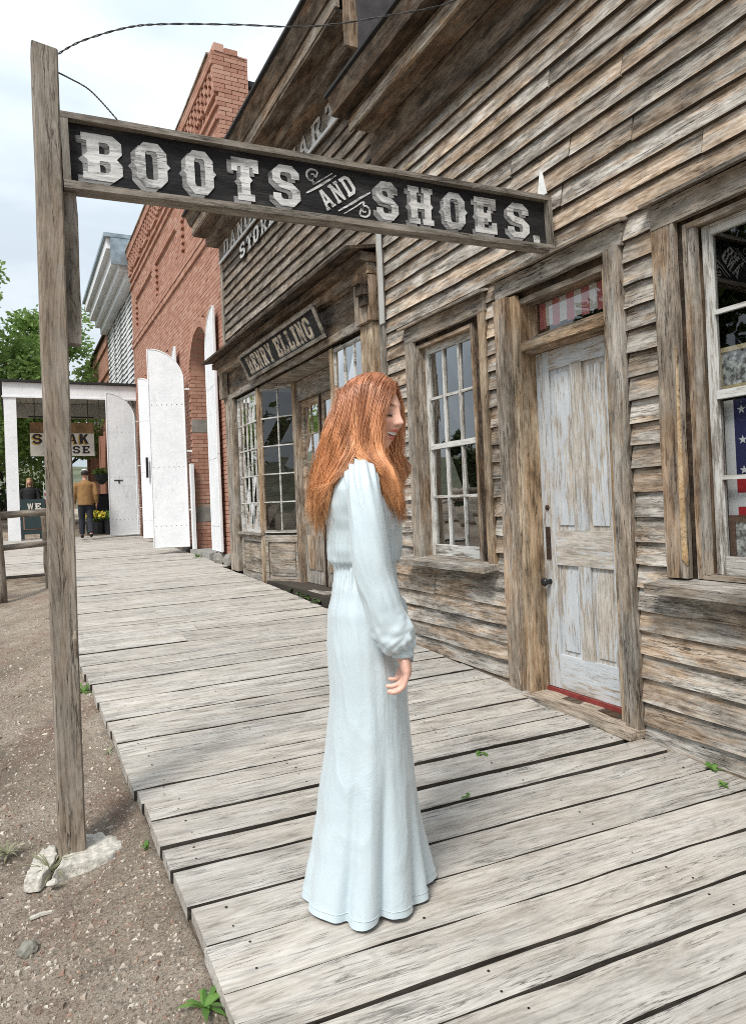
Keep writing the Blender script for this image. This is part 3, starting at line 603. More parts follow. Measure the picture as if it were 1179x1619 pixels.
# shop contents seen through the glass
t = thing('bunting_curtain', (2.985, 3.11, 2.42), 'red and white striped scalloped bunting hung behind the transom glass', 'bunting')
for i in range(10):
    a = 2.80 + i * .062; V, F = boxes_data([(2.985, 2.988, a, a + .060, 2.445 - .012 * (i % 2), 2.594)]); mesh('stripe', V, F, 'bunting_red' if i % 2 else 'bunting_white', t)
t = thing('flag', (2.99, 1.7, 1.3), 'stars and stripes flag hanging inside the nearest shop window', 'flag')
boxes('hem', t, [(2.988, 2.991, 2.115, 2.165, 1.17, 1.80)], 'flag_white'); boxes('canton', t, [(2.987, 2.992, 1.68, 2.114, 1.43, 1.80)], 'flag_blue')
for i in range(4): boxes('stripe', t, [(2.9875, 2.9915, 1.4, 2.114, 1.17 + i * .065, 1.2345 + i * .065)], 'flag_white' if i % 2 == 0 else 'flag_red')
for i in range(6): boxes('stripe', t, [(2.9875, 2.9915, 1.4, 1.679, 1.43 + i * .062, 1.4915 + i * .062)], 'flag_white' if i % 2 == 0 else 'flag_red')
star_pts = [(math.sin(q * PI / 5) * (.022 if q % 2 == 0 else .009), math.cos(q * PI / 5) * (.022 if q % 2 == 0 else .009)) for q in range(10)]
for r in range(5):
    for c in range(5):
        yy = 2.075 - c * .085 - (r % 2) * .042; zz = 1.47 + r * .07
        V = [(2.9855, yy + a, zz + b) for a, b in star_pts] + [(2.9855, yy, zz)]; mesh('star', V, [(q, (q + 1) % 10, 10) for q in range(10)], 'flag_white', t)
def picture(name, label, yc, zc, X, w, h, fm, rim):
    t = thing(name, (X, yc, zc - h / 2), label, 'picture frame')
    for (a, b, c, d) in ((-w/2, w/2, h/2 - rim, h/2), (-w/2, w/2, -h/2, -h/2 + rim), (-w/2, -w/2 + rim, -h/2 + rim, h/2 - rim), (w/2 - rim, w/2, -h/2 + rim, h/2 - rim)): beam('frame_rail', t, (X - .01, X + .01), (yc + a, yc + b), (zc + c, zc + d), fm, 2, .0005)
    V, F = boxes_data([(-.002, .002, -w/2 + rim, w/2 - rim, -h/2 + rim, h/2 - rim)]); mesh('photograph', V, F, 'portrait', t, Matrix.Translation((X, yc, zc)))
picture('framed_photograph', 'gilt framed group photograph standing on the sash bar of the nearest window', 1.99, 1.945, 2.97, .36, .20, 'frame_gold', .022)
picture('framed_photograph', 'dark framed group photograph low in the nearest window under the flag', 1.90, 1.15, 2.975, .5, .22, 'frame_brown', .028)
beam('plank', thing('prop_board', (3.12, 2.25, 1.35), 'tan wooden board standing beside the flag in the nearest window', 'board'), (3.12, 3.14), (2.20, 2.29), (1.35, 1.82), 'trim_warm')

# ================================================================== BUILDING 2 : general store with the recessed doorway
W2 = 2.90
b2 = thing('general_store', (W2 + 1.5, 7.8, .3), 'weathered two tone wooden store with recessed doors and small paned windows', 'building')
boxes('wall', b2, [(W2 + .03, W2 + .13, 5.30, 10.42, 3.0, 5.9)], 'dark_wood')
boxes('side_wall', b2, [(W2 + .14, 9, 5.30, 5.38, 0, 5.85), (W2 + .14, 9, 10.36, 10.44, 0, 5.85), (8.9, 9, 5.4, 10.3, 0, 5.85)], 'siding_far'); boxes('roof', b2, [(W2 - .2, 9, 5.25, 10.44, 5.86, 5.94)], 'roof_black')
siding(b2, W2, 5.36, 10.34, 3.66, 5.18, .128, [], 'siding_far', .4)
beam('corner_board', b2, (2.88, 2.93), (10.34, 10.44), (.45, 5.2), 'trim_grey'); beam('corner_board', b2, (2.88, 2.93), (5.29, 5.37), (.2, 5.2), 'cornice_wood')
beam('frieze_board', b2, (2.87, 2.92), (5.25, 10.42), (5.10, 5.36), 'frame_wood', 8)
beam('frieze_edge', b2, (2.855, 2.87), (5.25, 10.42), (5.09, 5.12), 'white_paint', 8)
beam('soffit', b2, (2.50, 2.92), (5.2, 10.5), (5.50, 5.53), 'cornice_wood', 8); beam('bed_moulding', b2, (2.68, 2.88), (5.22, 10.46), (5.36, 5.49), 'cornice_wood', 8)
beam('cornice_fascia', b2, (2.49, 2.53), (5.18, 10.52), (5.531, 5.66), 'trim', 8, .003); board('crown_fascia', b2, (2.45, 7.85, 5.74), (0, 1, 0), (-.5, 0, 1), 5.4, .17, .03, 'cornice_wood', 8, .003); beam('roof_edge', b2, (2.36, 2.95), (5.12, 10.56), (5.81, 5.84), 'roof_black', 8)
beam('end_return', b2, (2.55, 2.92), (5.14, 5.17), (5.2, 5.80), 'trim', 3)
mesh('metal_flashing', [(2.66 + .36 * i / 6, 5.125 + .012 * math.sin(i * 2.1 + j * 1.3), 5.0 + .78 * j / 7) for j in range(8) for i in range(7)], [(j * 7 + i, j * 7 + i + 1, (j + 1) * 7 + i + 1, (j + 1) * 7 + i) for j in range(7) for i in range(6)], 'metal_flash', b2, smooth=True)
# frieze lettering (mostly hidden under the cornice)
def facade_mw(X, y, z, lean=0.0):   # text running towards -Y (left to right as seen from the street)
    up = Vector((-lean, 0, 1)).normalized(); rt = Vector((0, -1, 0)); nrm = rt.cross(up); mw = Matrix((rt, up, nrm)).transposed().to_4x4(); mw.translation = Vector((X, y, z)); return mw
def facade_text(txt, parent, X, y, z, h, w, gap, mat, shade=None, lean=0.0, sp=.12):
    for ch in txt:
        if ch == ' ': y -= sp * 1.6; continue
        ww = w * (.55 if ch == 'I' else 1.0)
        if shade: letter(ch, parent, facade_mw(X + .002 + lean * .004, y - .012, z - .014, lean), ww, h, shade, .0006, 'letter_shadow')
        letter(ch, parent, facade_mw(X, y, z, lean), ww, h, mat, .0008); y -= ww + gap
facade_text('DANCE STUART', b2, 2.862, 10.15, 5.125, .22, .28, .085, 'letter_paint', 'ink')
facade_text('STORE', b2, 2.868, 9.35, 4.82, .20, .24, .07, 'letter_paint', 'ink')
# store front
beam('store_cornice', b2, (2.72, 2.90), (5.38, 10.55), (3.50, 3.58), 'cornice_wood', 8, .003); board('store_cornice_cap', b2, (2.74, 7.96, 3.61), (0, 1, 0), (1, 0, .18), 5.22, .34, .03, 'dark_wood', 8, .003)
beam('store_cornice_bed', b2, (2.80, 2.92), (5.40, 10.50), (3.40, 3.499), 'trim', 8, .003)
beam('lintel', b2, (2.88, 2.94), (5.40, 10.42), (3.02, 3.399), 'cornice_wood', 8, .003); beam('lintel_strip', b2, (2.85, 2.88), (5.40, 10.42), (2.985, 3.06), 'trim_grey', 8, .003)
beam('pilaster', b2, (2.84, 2.94), (5.42, 5.67), (.25, 2.98), 'trim_warm', 8, .003); beam('pilaster_cap', b2, (2.80, 2.94), (5.40, 5.69), (2.99, 3.39), 'trim', 3)
beam('pilaster', b2, (2.84, 2.94), (9.98, 10.33), (.45, 2.98), 'trim_grey', 8, .003); beam('bracket', b2, (2.78, 2.86), (10.2, 10.38), (3.02, 3.39), 'trim', 3)
for k in range(3): beam('bracket_block', b2, (2.70 + .03 * k, 2.80), (5.40, 5.52), (3.30 - .09 * k, 3.385 - .09 * k), 'dark_wood', 1)
boxes('recess_ceiling', b2, [(2.93, 3.5, 6.3, 9.1, 2.95, 2.98)], 'trim_grey')
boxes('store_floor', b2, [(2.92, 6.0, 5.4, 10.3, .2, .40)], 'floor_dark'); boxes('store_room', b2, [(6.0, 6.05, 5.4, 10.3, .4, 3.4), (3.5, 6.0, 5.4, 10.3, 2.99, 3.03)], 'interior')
def paned(parent, p0, p1, za, zb, cols, rows, mat='sash_paint', st=.035, mt=.016, name='window', blank=False):
    """small paned light between ground points p0 and p1 (left to right as seen from outside)"""
    p0 = Vector((*p0, 0)); p1 = Vector((*p1, 0)); d = (p1 - p0); ln = d.length; d.normalize(); up = Vector((0, 0, 1)); nrm = d.cross(up)
    mw = Matrix((d, up, nrm)).transposed().to_4x4(); mw.translation = p0 + up * za; h = zb - za
    V, F = boxes_data([(0, ln, 0, st, -.02, .015), (0, ln, h - st, h, -.02, .015), (0, st, st, h - st, -.02, .015), (ln - st, ln, st, h - st, -.02, .015)])
    w_ = mesh(name, V, F, mat, parent, mw)
    for c in range(1, cols): x = st + (ln - 2 * st) * c / cols; V, F = boxes_data([(x - mt/2, x + mt/2, st, h - st, -.014, .011)]); mesh('muntin', V, F, mat, w_, mw)
    for r in range(1, rows): z = st + (h - 2 * st) * r / rows; V, F = boxes_data([(st, ln - st, z - mt/2, z + mt/2, -.0135, .012)]); mesh('muntin', V, F, mat, w_, mw)
    for c in range(cols):
        for r in range(rows):
            a, b = st + (ln - 2 * st) * c / cols, st + (ln - 2 * st) * (c + 1) / cols; e, g = st + (h - 2 * st) * r / rows, st + (h - 2 * st) * (r + 1) / rows
            ti = R.gauss(0, .004); tj = R.gauss(0, .004); V = [(a, e, ti), (b, e, tj), (b, g, ti + tj), (a, g, 0)]; mesh('pane', V, [(0, 1, 2, 3)], 'glass', w_, mw)
    return w_
def panel_wall(parent, p0, p1, za, zb, mat, name='base_panel'):
    p0 = Vector((*p0, 0)); p1 = Vector((*p1, 0)); d = (p1 - p0); ln = d.length; d.normalize(); up = Vector((0, 0, 1)); nrm = d.cross(up)
    mw = Matrix((d, up, nrm)).transposed().to_4x4(); mw.translation = p0 + up * za + d * ln / 2; h = zb - za
    V, F = boxes_data([(-ln/2, ln/2, 0, h, -.05, 0)]); w_ = mesh(name, V, F, mat, parent, mw)
    for (a, b, c, e) in ((-ln/2, ln/2, 0, .09), (-ln/2, ln/2, h - .09, h), (-ln/2, -ln/2 + .08, .0905, h - .0905), (ln/2 - .08, ln/2, .0905, h - .0905)): V, F = boxes_data([(a, b, c, e, .0005, .02)]); mesh('panel_rail', V, F, mat, w_, mw)
    V, F = boxes_data([(-ln/2 + .12, ln/2 - .12, .13, h - .13, .0005, .012)]); mesh('panel', V, F, mat, w_, mw); return w_
A0, A1, A2 = (2.92, 9.90), (2.92, 8.93), (3.24, 8.36)
B0, B1, B2 = (3.24, 6.86), (2.92, 6.46), (2.92, 5.70)
paned(b2, A0, A1, 1.03, 2.95, 5, 5); paned(b2, A1, A2, 1.03, 2.95, 2, 5); panel_wall(b2, A0, A1, .36, 1.0, 'trim_grey'); panel_wall(b2, A1, A2, .34, 1.0, 'trim_grey')
paned(b2, B0, B1, 1.0, 2.95, 2, 5); paned(b2, B1, B2, 1.0, 2.95, 3, 5); panel_wall(b2, B0, B1, .26, .97, 'trim_grey'); panel_wall(b2, B1, B2, .22, .97, 'trim_grey')
for p, za in ((A1, .36), (B1, .24)): beam('mullion_post', b2, (p[0] - .035, p[0] + .03), (p[1] - .035, p[1] + .035), (za, 2.96), 'trim_warm', 8, .002)
for (p, q, za) in ((A0, A1, 1.0), (B1, B2, .97)): beam('window_sill', b2, (2.85, 2.96), (q[1] - .04, p[1] + .04), (za - .001, za + .032), 'trim_grey', 5)
beam('door_post', b2, (3.17, 3.29), (8.26, 8.37), (.36, 2.94), 'trim', 8, .002); beam('door_post', b2, (3.17, 3.29), (6.86, 6.96), (.30, 2.94), 'trim', 8, .002)
beam('door_head', b2, (3.20, 3.30), (6.96, 8.26), (2.70, 2.94), 'trim_grey', 5)
beam('door_step', b2, (2.93, 3.40), (6.75, 8.45), (.27, .40), 'trim_grey', 5, .003)
for (ya, yb) in ((8.255, 7.615), (7.605, 6.965)):
    d_ = paned(b2, (3.26, ya), (3.26, yb), 1.13, 2.69, 2, 4, 'trim', .09, .018, 'door')
    beam('door_bottom', d_, (3.245, 3.285), (yb, ya), (.405, 1.128), 'trim_grey', 4)
    for k in range(2): yy = yb + .10 + k * .24; beam('door_panel', d_, (3.232, 3.2445), (yy, yy + .2), (.58, 1.0), 'trim', 4)
beam('astragal', b2, (3.225, 3.245), (7.59, 7.63), (.41, 2.68), 'rust_plate', 4)
# hanging name board, leaning out at the top
sg = thing('name_board', (2.75, 7.65, 3.08), 'dark framed name board reading HENRY ELLING above the store windows', 'sign')
pT, pB = Vector((2.68, 0, 3.36)), Vector((2.80, 0, 3.075)); upv = (pT - pB); hh = upv.length; upv.normalize(); nv = Vector((0, -1, 0)).cross(upv)
mw = Matrix((Vector((0, -1, 0)), upv, nv)).transposed().to_4x4(); mw.translation = Vector((pB.x, 8.92, pB.z)); LN = 2.56
V, F = boxes_data([(0, LN, 0, hh, -.02, 0)]); mesh('backboard', V, F, 'black_paint', sg, mw)
for (a, b, c, e) in ((0, LN, -.02, .018), (0, LN, hh - .018, hh + .02), (0, .03, .0185, hh - .0185), (LN - .03, LN, .0185, hh - .0185)): V, F = boxes_data([(a, b, c, e, .0005, .025)]); mesh('frame_rail', V, F, 'frame_wood', sg, mw)
x = .16
for ch in 'HENRY ELLING':
    if ch == ' ': x += .11; continue
    ww = .10 if ch == 'I' else .158
    letter(ch, sg, mw @ Matrix.Translation((x + .012, .045 - .012, .0015)), ww, .215, 'letter_shade', .0006, 'letter_shadow'); letter(ch, sg, mw @ Matrix.Translation((x, .048, .0035)), ww, .215, 'letter_cream', .0008); x += ww + .036

# ================================================================== BUILDING 3 : brick block with arches
XB = 3.05
b3 = thing('brick_block', (XB + 1.5, 15.5, .5), 'red brick commercial block with arched openings and corbelled parapet', 'building')
ARC = [(12.75, .75), (15.8, .75), (18.75, .75)]; ZS, ZB0 = 3.95, .62
def in_arch(y, z, g=0.0):
    for (c, r) in ARC:
        if abs(y - c) < r + g and z < ZS: return True
        if z >= ZS and (y - c) ** 2 + (z - ZS) ** 2 < (r + g) ** 2: return True
    return False
Y0, Y1 = 10.78, 20.35
PANELS = [(11.55, 13.75, 6.32, 7.18), (14.3, 16.6, 6.32, 7.18), (17.15, 19.6, 6.32, 7.18)]
def b_off(y, z):
    for (a, b, c, d) in PANELS:
        if a < y < b and c < z < d: return .055
    if 5.88 < z < 5.96 or 6.03 < z < 6.10: return -.035
    if 5.96 <= z <= 6.03: return -.02
    if 7.55 < z < 7.64 or 7.78 < z < 7.88: return -.04
    if z > 8.44: return -.09
    if 7.95 < z <= 8.44: return -.07 if int((y - Y0) / .125) % 2 == 0 else .0
    return 0.0
VV = []; FF = []
def add_box(x0, x1, y0, y1, z0, z1):
    k = len(VV); VV.extend([(x0, y0, z0), (x1, y0, z0), (x1, y1, z0), (x0, y1, z0), (x0, y0, z1), (x1, y0, z1), (x1, y1, z1), (x0, y1, z1)])
    FF.extend([(k, k+3, k+2, k+1), (k+4, k+5, k+6, k+7), (k, k+1, k+5, k+4), (k+2, k+3, k+7, k+6), (k+3, k, k+4, k+7)])
rb = random.Random(5); z = .55; row = 0; CH = .0725
while z < 8.66:
    bl = .125 if 7.95 < z <= 8.44 else .21; y = Y0 + (.0 if row % 2 == 0 else -bl / 2)
    while y < Y1:
        a, b = max(y, Y0), min(y + bl - .009, Y1); my, mz = (a + b) / 2, z + CH / 2
        if b - a > .03 and not in_arch(my, mz, .19 if mz > ZS - .02 else 0.02):
            if not (mz < ZS and any(in_arch(q, mz, 0) for q in (a, b))) or True:
                for (c, r) in ARC:
                    if mz < ZS:
                        if a < c - r < b: b = c - r
                        if a < c + r < b: a = c + r
                if b - a > .02:
                    o = b_off(my, mz) + rb.gauss(0, .0018); add_box(XB + o, XB + o + .07, a, b, z, z + CH - .0095)
        y += bl
    z += CH; row += 1
for (c, r) in ARC:                       # arch rings, two courses of headers on edge
    for k in range(2):
        n = 32 + 6 * k; r0 = r + .004 + k * .094; r1 = r0 + .088
        for i in range(n):
            a0 = PI * i / n + .006; a1 = PI * (i + 1) / n - .006; q = len(VV)
            for x in (XB - .004, XB + .06):
                for (rr_, aa) in ((r0, a0), (r1, a0), (r1, a1), (r0, a1)): VV.append((x, c + rr_ * math.cos(aa), ZS + rr_ * math.sin(aa)))
            FF.extend([(q, q+1, q+2, q+3), (q, q+4, q+5, q+1), (q+1, q+5, q+6, q+2), (q+2, q+6, q+7, q+3), (q+3, q+7, q+4, q)])
tag(mesh('facade_bricks', VV, FF, 'brick', b3), kind='stuff')
# mortar core, reveals (with the arch cut out as a stepped backing)
core = []
zz = .45
while zz < 8.66:
    h = .12 if ZS - .05 < zz < ZS + 1.0 else .5; z1 = min(zz + h, 8.66); mz = (zz + z1) / 2; runs = [(Y0, Y1)]
    for (c, r) in ARC:
        if mz < ZS: hw = r + .01
        elif mz < ZS + r + .02: hw = math.sqrt(max(0, (r + .02) ** 2 - (mz - ZS) ** 2))
        else: hw = 0
        if hw > 0:
            nr = []
            for (a, b) in runs:
                if c - hw > a: nr.append((a, min(b, c - hw)))
                if c + hw < b: nr.append((max(a, c + hw), b))
            runs = [q for q in nr if q[1] - q[0] > .01] if any(a < c < b for a, b in runs) else runs
    for (a, b) in runs: core.append((XB + .062, XB + .42, a, b, zz, z1))
    zz = z1
boxes('mortar_core', b3, core, 'mortar')
boxes('rear_wall', b3, [(XB + .42, 9, Y0 + .08, Y0 + .3, .3, 8.2), (XB + .42, 9, Y1 - .3, Y1, .3, 8.2), (8.8, 9, Y0 + .3, Y1 - .3, .3, 8.2)], 'mortar'); boxes('roof', b3, [(XB + .42, 9, Y0, Y1, 8.2, 8.3)], 'roof_black')
# parapet end wall seen above the store roof, brick by brick
z = 5.95; row = 0
proto = {}
def brick_obj(parent, x0, x1, y0, y1, z0, z1):
    key = (round(x1 - x0, 3), round(y1 - y0, 3), round(z1 - z0, 3))
    if key not in proto:
        a, b, c = [k / 2 for k in key]; V, F = boxes_data([(-a, a, -b, b, -c, c)]); me = bpy.data.meshes.new('brick'); me.from_pydata(V, [], F); me.materials.append(M['brick']); proto[key] = me
    link(bpy.data.objects.new('brick', proto[key]), parent, Matrix.Translation(((x0 + x1) / 2, (y0 + y1) / 2, (z0 + z1) / 2)))
while z < 8.62:
    xs = [(3.05, 3.26), (3.27, 3.48), (3.49, 3.54)] if row % 2 == 0 else [(3.05, 3.15), (3.16, 3.37), (3.38, 3.54)]
    oo = b_off(Y0 + .01, z + .03)
    for (a, b) in xs:
        brick_obj(b3, a + (oo if a == 3.05 and oo < 0 else 0), b, Y0 - .05 + rb.gauss(0, .002), Y0 - .004, z, z + CH - .0095)
    z += CH; row += 1
boxes('parapet_end', b3, [(3.115, 3.53, Y0 - .004, Y0 + .3, 5.9, 8.62)], 'mortar')
# far reveal of the first arch, brick by brick, with two stone blocks
z = .62; row = 0
while z < ZS + .1:
    stone = (1.10 < z < 1.42) or (2.82 < z < 3.08)
    if not stone:
        for (a, b) in ([(3.056, 3.26), (3.27, 3.46)] if row % 2 == 0 else [(3.056, 3.155), (3.165, 3.365), (3.375, 3.46)]): brick_obj(b3, a, b, 13.498 + rb.gauss(0, .001), 13.53, z, z + CH - .0095)
    z += CH; row += 1
boxes('reveal_stone', b3, [(3.052, 3.46, 13.494, 13.52, 1.13, 1.42)], 'stone_grey'); boxes('reveal_stone', b3, [(3.052, 3.46, 13.494, 13.52, 2.86, 3.11)], 'stone_grey')
for (c, r) in ARC:
    boxes('inner_door', b3, [(3.47, 3.52, c - r, c + r, .6, 4.75)], 'dark_wood')
    boxes('arch_step', b3, [(2.93, 3.5, c - r, c + r, .40, .60 + .001 * c)], 'sill_stone')
    V = []; F = []
    for i in range(25):                  # smooth soffit lining of the arch
        a = PI * i / 24
        for x in (XB + .02, XB + .43): V.append((x, c + (r - .002) * math.cos(a), ZS + (r - .002) * math.sin(a)))
    for i in range(24): F.append((2*i, 2*i+1, 2*i+3, 2*i+2))
    mesh('arch_soffit', V, F, 'brick', b3)
# coping and loose cap
beam('coping', b3, (2.93, 3.5), (Y0 + .15, Y1), (8.665, 8.70), 'trim', 10, .006); 
for k, (x0, x1, hz) in enumerate(((3.0, 3.16, .06), (3.17, 3.37, .05), (3.38, 3.54, .0))): beam('cap_stone', b3, (x0, x1), (Y0 - .06, Y0 + .14), (8.63 - .02 * k, 8.70 + hz - .05 * k), 'brick', 2, .008)
# rubble foundation
for (c, r_) in (((2.98, 11.45, .53), (.10, .16, .14)), ((3.0, 11.05, .52), (.09, .13, .12)), ((3.0, 11.78, .55), (.06, .10, .09)), ((2.99, 14.0, .60), (.10, .16, .1)), ((2.97, 16.95, .66), (.10, .12, .1))):
    V, F = stone_data(c, r_, rb, 2, .35); mesh('foundation_stone', V, F, 'stone_grey', b3)

# iron shutters
def shutter(hx, hy, fx, fy, zb, label, latch=False, zt=ZS + .02):
    t = thing('iron_shutter', (hx, hy, zb), label, 'shutter', 'white iron shutters of the brick block')
    d = Vector((fx - hx, fy - hy, 0)); w = d.length; d.normalize(); up = Vector((0, 0, 1)); nrm = d.cross(up); mw = Matrix((d, up, nrm)).transposed().to_4x4(); mw.translation = Vector((hx, hy, zb))
    hs = zt - zb; P = [(0, 0), (w, 0), (w, hs + w)] + [(w - w * math.sin(a * PI / 2 / 12) , hs + w * math.cos(a * PI / 2 / 12)) for a in range(1, 13)]
    n = len(P); V = [(x, y, .014) for x, y in P] + [(x, y, -.014) for x, y in P]
    F = [tuple(range(n)), tuple(range(2 * n - 1, n - 1, -1))] + [(i, i + n, (i + 1) % n + n, (i + 1) % n) for i in range(n)]
    mesh('leaf', V, F, 'white_paint', t, mw)
    # raised rim along the edges and riveted cross seams
    V = []; F = []; Pi = [(x, y) for x, y in P]
    for sgn in (1, -1):
        pts = [Vector((min(max(x, .012), w - .012), min(max(y, .012), hs + w - .012), sgn * .016)) for x, y in Pi] + [Vector((.012, .012, sgn * .016))]
        tube_data(pts, .011, 5, True, V, F)
    mesh('rim', V, F, 'white_paint', t, mw)
    for zz in (.42, 1.55, 2.75):
        V = []; F = []
        for i in range(7):
            x = .06 + (w - .12) * i / 6
            for sgn in (1, -1): tube_data([(x, zz, sgn * .013), (x, zz, sgn * .021)], [.010, .006], 6, True, V, F)
        mesh('rivet_row', V, F, 'stone_grey', t, mw)
        V, F = boxes_data([(-.10, .02, zz + .28, zz + .31, -.006, .006)]); mesh('hinge_arm', V, F, 'white_metal', t, mw)
    if latch:
        for sgn in (1, -1):
            V, F = boxes_data([(w - .36, w - .14, 1.45, 1.475, sgn * .02 - .006, sgn * .02 + .006), (w - .28, w - .25, 1.38, 1.475, sgn * .02 - .007, sgn * .02 + .007)]); mesh('latch', V, F, 'iron', t, mw)
    return t
shutter(2.95, 13.56, 2.31, 13.80, .66, 'large white iron shutter standing open beside the nearest brick arch', False, ZS - .14)
shutter(2.95, 16.5, 2.66, 17.15, .74, 'narrow looking white iron shutter at the middle arch, with a black plate', False, ZS - .14)
shutter(2.90, 19.55, 2.17, 19.50, .76, 'white iron shutter with black latch in front of the porch', True, ZS - .14)
shutter(3.0, 11.98, 2.96, 11.24, .66, 'white iron shutter folded flat on the brick next to the wooden store')
shutter(3.0, 15.03, 2.95, 14.30, .72, 'white iron shutter folded flat behind the large open one')
boxes('name_plate', tag(thing('wall_box', (2.75, 16.7, 2.0), 'small black box fixed on the narrow white shutter', 'box')), [(2.70, 2.74, 16.70, 16.80, 2.15, 2.62)], 'iron')
beam('white_board', tag(thing('white_plank', (3.0, 13.43, .62), 'short white upright board at the foot of the nearest arch', 'board')), (2.97, 3.03), (13.36, 13.49), (.62, 2.25), 'white_paint', 3)

# ================================================================== BUILDING 4 : white cornice and porch
b4 = thing('white_store', (4.5, 23, .7), 'white wooden store front with big bracketless cornice above the porch', 'building')
boxes('wall', b4, [(3.22, 9, 20.4, 27.3, .4, 8.3)], 'peeling_white')
z = 4.95
while z < 7.95: board('clapboard', b4, (3.205, 23.85, z + .085), (0, 1, 0), (.02 / .17, 0, 1), 6.9, .178, .014, 'peeling_white', 2, .001); z += .165
for (xa, xb, za, zb) in ((2.95, 3.25, 7.95, 8.18), (2.78, 3.25, 8.18, 8.42), (2.60, 3.25, 8.42, 8.75), (2.45, 3.25, 8.75, 9.05)): beam('cornice_step', b4, (xa, xb), (20.7 - (3.25 - xa) * .3, 27.3), (za, zb - .002), 'white_paint', 4, .001)
beam('cornice_cove', b4, (2.38, 3.3), (20.35, 27.4), (9.05, 9.16), 'flash_blue', 4, .001); boxes('cornice_end', b4, [(2.55, 3.2, 20.36, 20.41, 8.3, 9.04)], 'flash_blue')
beam('end_pilaster', b4, (3.14, 3.24), (20.45, 20.95), (4.95, 6.6), 'white_paint', 3)
for yy in (21.2, 23.0, 24.8, 26.6): boxes('pilaster', b4, [(3.1, 3.22, yy, yy + .3, .7, 4.4)], 'white_paint')
for yy in (21.6, 23.4, 25.2): boxes('shop_window', b4, [(3.19, 3.215, yy, yy + 1.3, 1.2, 3.8)], 'window_dark')
po = thing('porch', (1.6, 22, .7), 'white painted porch roof on square posts spanning the far boardwalk', 'porch')
beam('roof_sheet', po, (-.32, 3.18), (20.12, 27), (4.86, 4.92), 'roof_black', 3); beam('fascia', po, (-.24, 3.10), (20.2, 20.26), (4.47, 4.855), 'white_paint', 3, .001); beam('fascia_trim', po, (-.26, 3.10), (20.17, 20.2), (4.46, 4.50), 'white_paint', 2)
beam('side_beam', po, (-.24, -.10), (20.262, 27), (4.47, 4.855), 'white_paint', 3)
for i in range(21): beam('ceiling_board', po, (-.098 + .152 * i, .05 + .152 * i), (20.27, 27), (4.78 + .002 * (i % 2), 4.80), 'porch_ceiling', 2, .001)
beam('cross_beam', po, (-.09, 3.1), (23.4, 23.5), (4.35, 4.775), 'porch_ceiling', 2)
for yy in (20.2, 26.6): beam('post', po, (-.22, .07), (yy, yy + .26), (.60, 4.465), 'white_paint', 3, .001)
ph = thing('steak_house_sign', (1.15, 21.0, 2.9), 'white hanging board reading STEAK HOUSE under the porch', 'sign')
boxes('board', ph, [(.38, 2.0, 21.0, 21.03, 2.99, 3.78)], 'sign_white'); boxes('painted_hills', ph, [(.38, 2.0, 20.994, 20.999, 3.62, 3.92)], 'mural_brown'); boxes('hanger_bar', ph, [(.36, 2.02, 20.99, 21.04, 4.05, 4.09)], 'iron')
for x in (.5, 1.85): boxes('hanger', ph, [(x, x + .02, 21.0, 21.02, 3.9, 4.78)], 'iron')
def front_text(txt, parent, x, y, z, h, w, gap, mat, shade=None, name='letter'):
    for ch in txt:
        if ch == ' ': x += w * .7; continue
        rot = Matrix.Rotation(PI / 2, 4, 'X')
        if shade: letter(ch, parent, Matrix.Translation((x - .03, y + .002, z - .03)) @ rot, w, h, shade, .0008, 'letter_shadow')
        letter(ch, parent, Matrix.Translation((x, y, z)) @ rot, w, h, mat, .001, name); x += w + gap
front_text('STEAK', ph, .44, 20.993, 3.33, .27, .235, .06, 'ink', 'gold_ink'); front_text('HOUSE', ph, .70, 20.993, 3.06, .21, .19, .055, 'ink')
ab = thing('sandwich_board', (.38, 21.6, .76), 'dark green A-frame board lettered WE on the far boardwalk', 'sign board')
for (yy, s) in ((21.45, 1), (21.85, -1)):
    board('panel', ab, (.40, yy + s * .08, 1.35), (1, 0, 0), (0, s * .16, 1), .62, .98, .03, 'board_green', 2, .0005)
    for x in (.13, .60): board('leg', ab, (x, yy - s * .06, .83), (0, s * .16, 1), (1, 0, 0), .2, .08, .03, 'board_green', 1, 0)
board('chalk_frame', ab, (.40, 21.485, 1.21), (1, 0, 0), (0, .16, 1), .50, .44, .012, 'copper_trim', 1, 0); board('chalk_panel', ab, (.40, 21.474, 1.21), (1, 0, 0), (0, .16, 1), .45, .39, .012, 'board_green', 1, 0)
for i, ch in enumerate('WE'): letter(ch, ab, Matrix.Translation((.26 + i * .19, 21.52, 1.55)) @ Matrix.Rotation(PI / 2 - .16, 4, 'X'), .15, .17, 'sign_white', .001)

# ================================================================== BUILDING 5 : brick block further on
b5 = thing('far_brick_block', (5, 32, .8), 'red brick block beyond the white store with banded parapet', 'building')
boxes('wall', b5, [(3.3, 9, 27.45, 38, .5, 8.0)], 'mortar')
VV = []; FF = []; z = 4.4; row = 0
while z < 8.1:
    y = 27.45 - (.15 if row % 2 else 0)
    while y < 33: o = -.06 if (6.6 < z < 6.8 or z > 7.6) else 0; add_box(3.26 + o, 3.31, y, y + .29, z, z + .09); y += .30
    z += .1; row += 1
tag(mesh('facade_bricks', VV, FF, 'brick', b5), kind='stuff')
beam('coping', b5, (3.1, 3.6), (27.4, 38), (8.1, 8.18), 'dark_wood', 3)
for k in range(4): boxes('window', b5, [(3.24, 3.27, 28.2 + k * 1.5, 29.0 + k * 1.5, 5.1, 6.4)], 'window_dark')
for k in range(5): boxes('pier', b5, [(3.0, 3.25, 27.5 + k * 1.8, 27.95 + k * 1.8, .8, 4.4)], 'brick')

